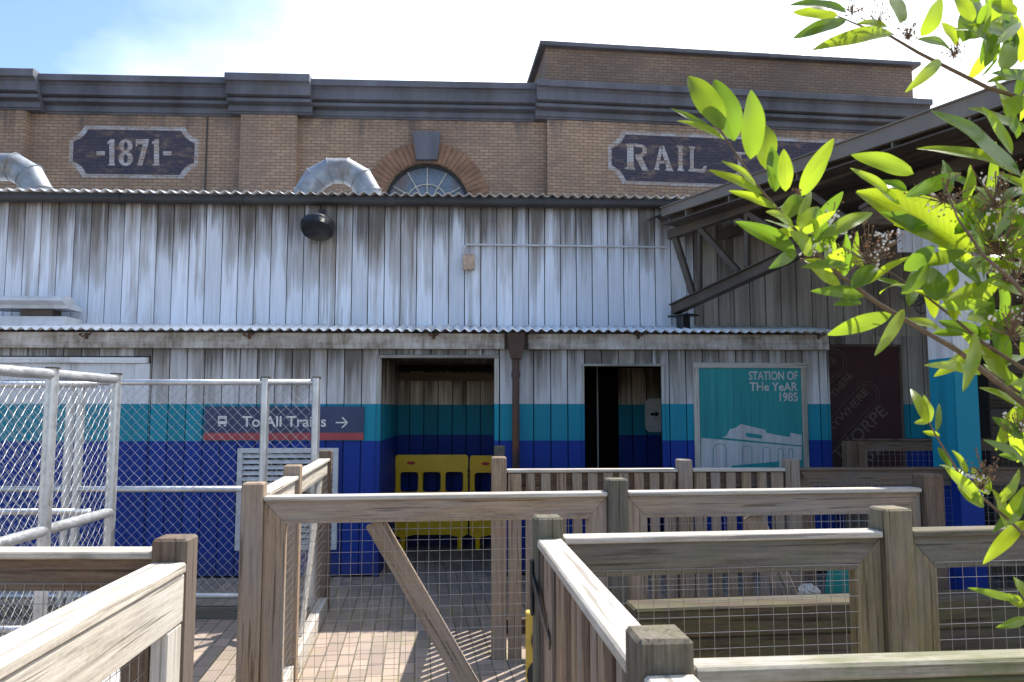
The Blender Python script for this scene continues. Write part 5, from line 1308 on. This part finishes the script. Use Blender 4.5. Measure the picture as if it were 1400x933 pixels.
branches = [
    ([(972, 160), (990, 186), (1010, 216), (1035, 254), (1070, 294), (1105, 335), (1150, 378), (1200, 415), (1250, 445), (1310, 480), (1360, 520), (1410, 560), (1480, 640)], [.0012, .0018, .0023, .0028, .0032, .0035, .004, .0045, .005, .0055, .006, .007, .009]),
    ([(1140, 20), (1175, 35), (1218, 50), (1255, 72), (1300, 95), (1350, 120), (1400, 135), (1480, 170)], [.0015, .002, .0028, .0035, .004, .0045, .005, .006]),
    ([(1205, 365), (1262, 402), (1305, 436), (1345, 470), (1400, 505), (1480, 560)], [.0015, .0022, .003, .004, .005, .006]),
    ([(1268, 575), (1285, 605), (1310, 645), (1340, 678), (1380, 712), (1420, 750), (1480, 800)], [.0014, .002, .0024, .0028, .003, .004, .005]),
    ([(1290, 250), (1310, 300), (1345, 350), (1385, 385), (1430, 440), (1480, 500)], [.0015, .002, .003, .0035, .004, .006]),
    ([(1330, 270), (1370, 290), (1420, 320), (1480, 360)], [.0015, .002, .003, .004]),
    ([(1225, 425), (1262, 452), (1300, 470), (1340, 500)], [.001, .0015, .002, .0025]),
]
offs = [0, .03, .05, .0, -.08, .08, .03]
for (pts, rr), oy in zip(branches, offs):
    m = MB(); pp_ = [P(a, b_, Ys + oy) for a, b_ in pts]; pp_.append(Vector((1.0, 1.05, 1.45 if pts[0][1] < 500 else 1.0))); m.tube(pp_, [q * .62 for q in rr] + [.007], 8); shrub.part('branch', m, M['bark'], smooth=True)
m = MB(); m.tube([root, (1.12, 1.05, .5), (1.05, 1.05, 1.0), (1.0, 1.05, 1.5), (1.02, 1.06, 2.0)], [.02, .018, .016, .013, .009], 10); shrub.part('trunk', m, M['bark'], smooth=True)
# more leaves along the branches, thick at the right
def along(pts, n_, L0, L1, spread, ymin=0, s0=0.0):
    for _ in range(n_):
        t = s0 + (1 - s0) * rnd.random(); t *= len(pts) - 1.001; i = int(t); f = t - i
        bx_, by_ = pts[i][0] * (1 - f) + pts[i + 1][0] * f, pts[i][1] * (1 - f) + pts[i + 1][1] * f
        bx_ += rnd.uniform(-spread, spread); by_ += rnd.uniform(-spread, spread); a = rnd.uniform(-2.9, .3) if rnd.random() < .7 else rnd.uniform(0, 6.28); L_ = rnd.uniform(L0, L1)
        lpix(bx_, by_, bx_ + L_ * math.cos(a), by_ + L_ * math.sin(a), L_ * rnd.uniform(.20, .31), Ys + rnd.uniform(-.02, .12), rnd.uniform(-.06, .06))
along([(1080, 300), (1150, 378), (1200, 410)], 6, 35, 62, 12)
along([(1060, 270), (1120, 330), (1200, 400)], 14, 28, 50, 16)
along([(1200, 405), (1290, 430), (1340, 440), (1400, 470)], 14, 45, 80, 26)
along([(1290, 330), (1345, 360), (1400, 400)], 20, 50, 85, 24)
along([(1280, 440), (1345, 470), (1400, 505)], 9, 45, 80, 22)
along([(1330, 270), (1370, 290), (1420, 320)], 18, 50, 95, 22)
along([(1250, 300), (1330, 330), (1400, 350)], 16, 50, 90, 40)
along([(1340, 480), (1400, 520)], 8, 40, 70, 22)
along([(1380, 520), (1420, 600), (1420, 700)], 30, 50, 85, 20)
along([(1330, 30), (1380, 60), (1420, 100)], 30, 45, 75, 20)
along([(1400, 180), (1430, 300), (1440, 420)], 30, 60, 100, 25)
shrub.part('foliage', lf, M['leaf'], smooth=True)
# flower heads: little branching stalks with brown buds, leaf glints as white glint specks
bud = MB(); glint = MB(); stalk = MB()
def blob(mb, c, r):
    c = Vector(c); ax = (Vector((1, 0, 0)), Vector((0, 1, 0)), Vector((0, 0, 1)))
    vs_ = [c + a * (r * s_) for a in ax for s_ in (1, -1)]; mb.add(vs_, [(0, 2, 4), (2, 1, 4), (1, 3, 4), (3, 0, 4), (2, 0, 5), (1, 2, 5), (3, 1, 5), (0, 3, 5)])
def flower(px, py, rpx, n_, white, Y0=Ys):
    c = P(px, py, Y0); rr = rpx / FPX * Y0
    for _ in range(n_):
        v = Vector((rnd.gauss(0, .5), rnd.gauss(0, .5), rnd.gauss(0, .5))); p = c + v * rr
        if rnd.random() < .45: stalk.tube([c + Vector((0, 0, -rr * .6)), p], .0006, 4, False)
        if rnd.random() < white * .35:
            for k in range(4):
                a = rnd.uniform(0, 6.28); q = p + Vector((math.cos(a), rnd.uniform(-.5, .5), math.sin(a))) * .004; blob(glint, q, rnd.uniform(.0012, .0024))
        else: blob(bud, p, rnd.uniform(.0009, .0019))
for F_ in [(1134, 305, 22, 60, .35), (1185, 340, 30, 110, .3), (1290, 262, 26, 70, .2), (1360, 262, 40, 120, .25), (1365, 320, 48, 170, .4), (1385, 370, 30, 90, .4), (1200, 20, 20, 40, 0), (1165, 10, 16, 40, .05), (1240, 44, 16, 50, .0),
           (1305, 68, 14, 40, 0), (1345, 640, 20, 60, .2), (1380, 440, 34, 90, .15), (1215, 330, 16, 40, .5), (1340, 660, 16, 50, .3), (1392, 580, 22, 60, .1), (985, 168, 7, 16, 0), (1090, 262, 8, 16, .0), (1110, 345, 14, 30, .5)]:
    flower(*F_)
for o_ in (shrub.part('flower_buds', bud, M['bud']), shrub.part('glint_specks', glint, M['leaf_glint']), shrub.part('flower_stalks', stalk, M['bark'])): o_['kind'] = 'stuff'
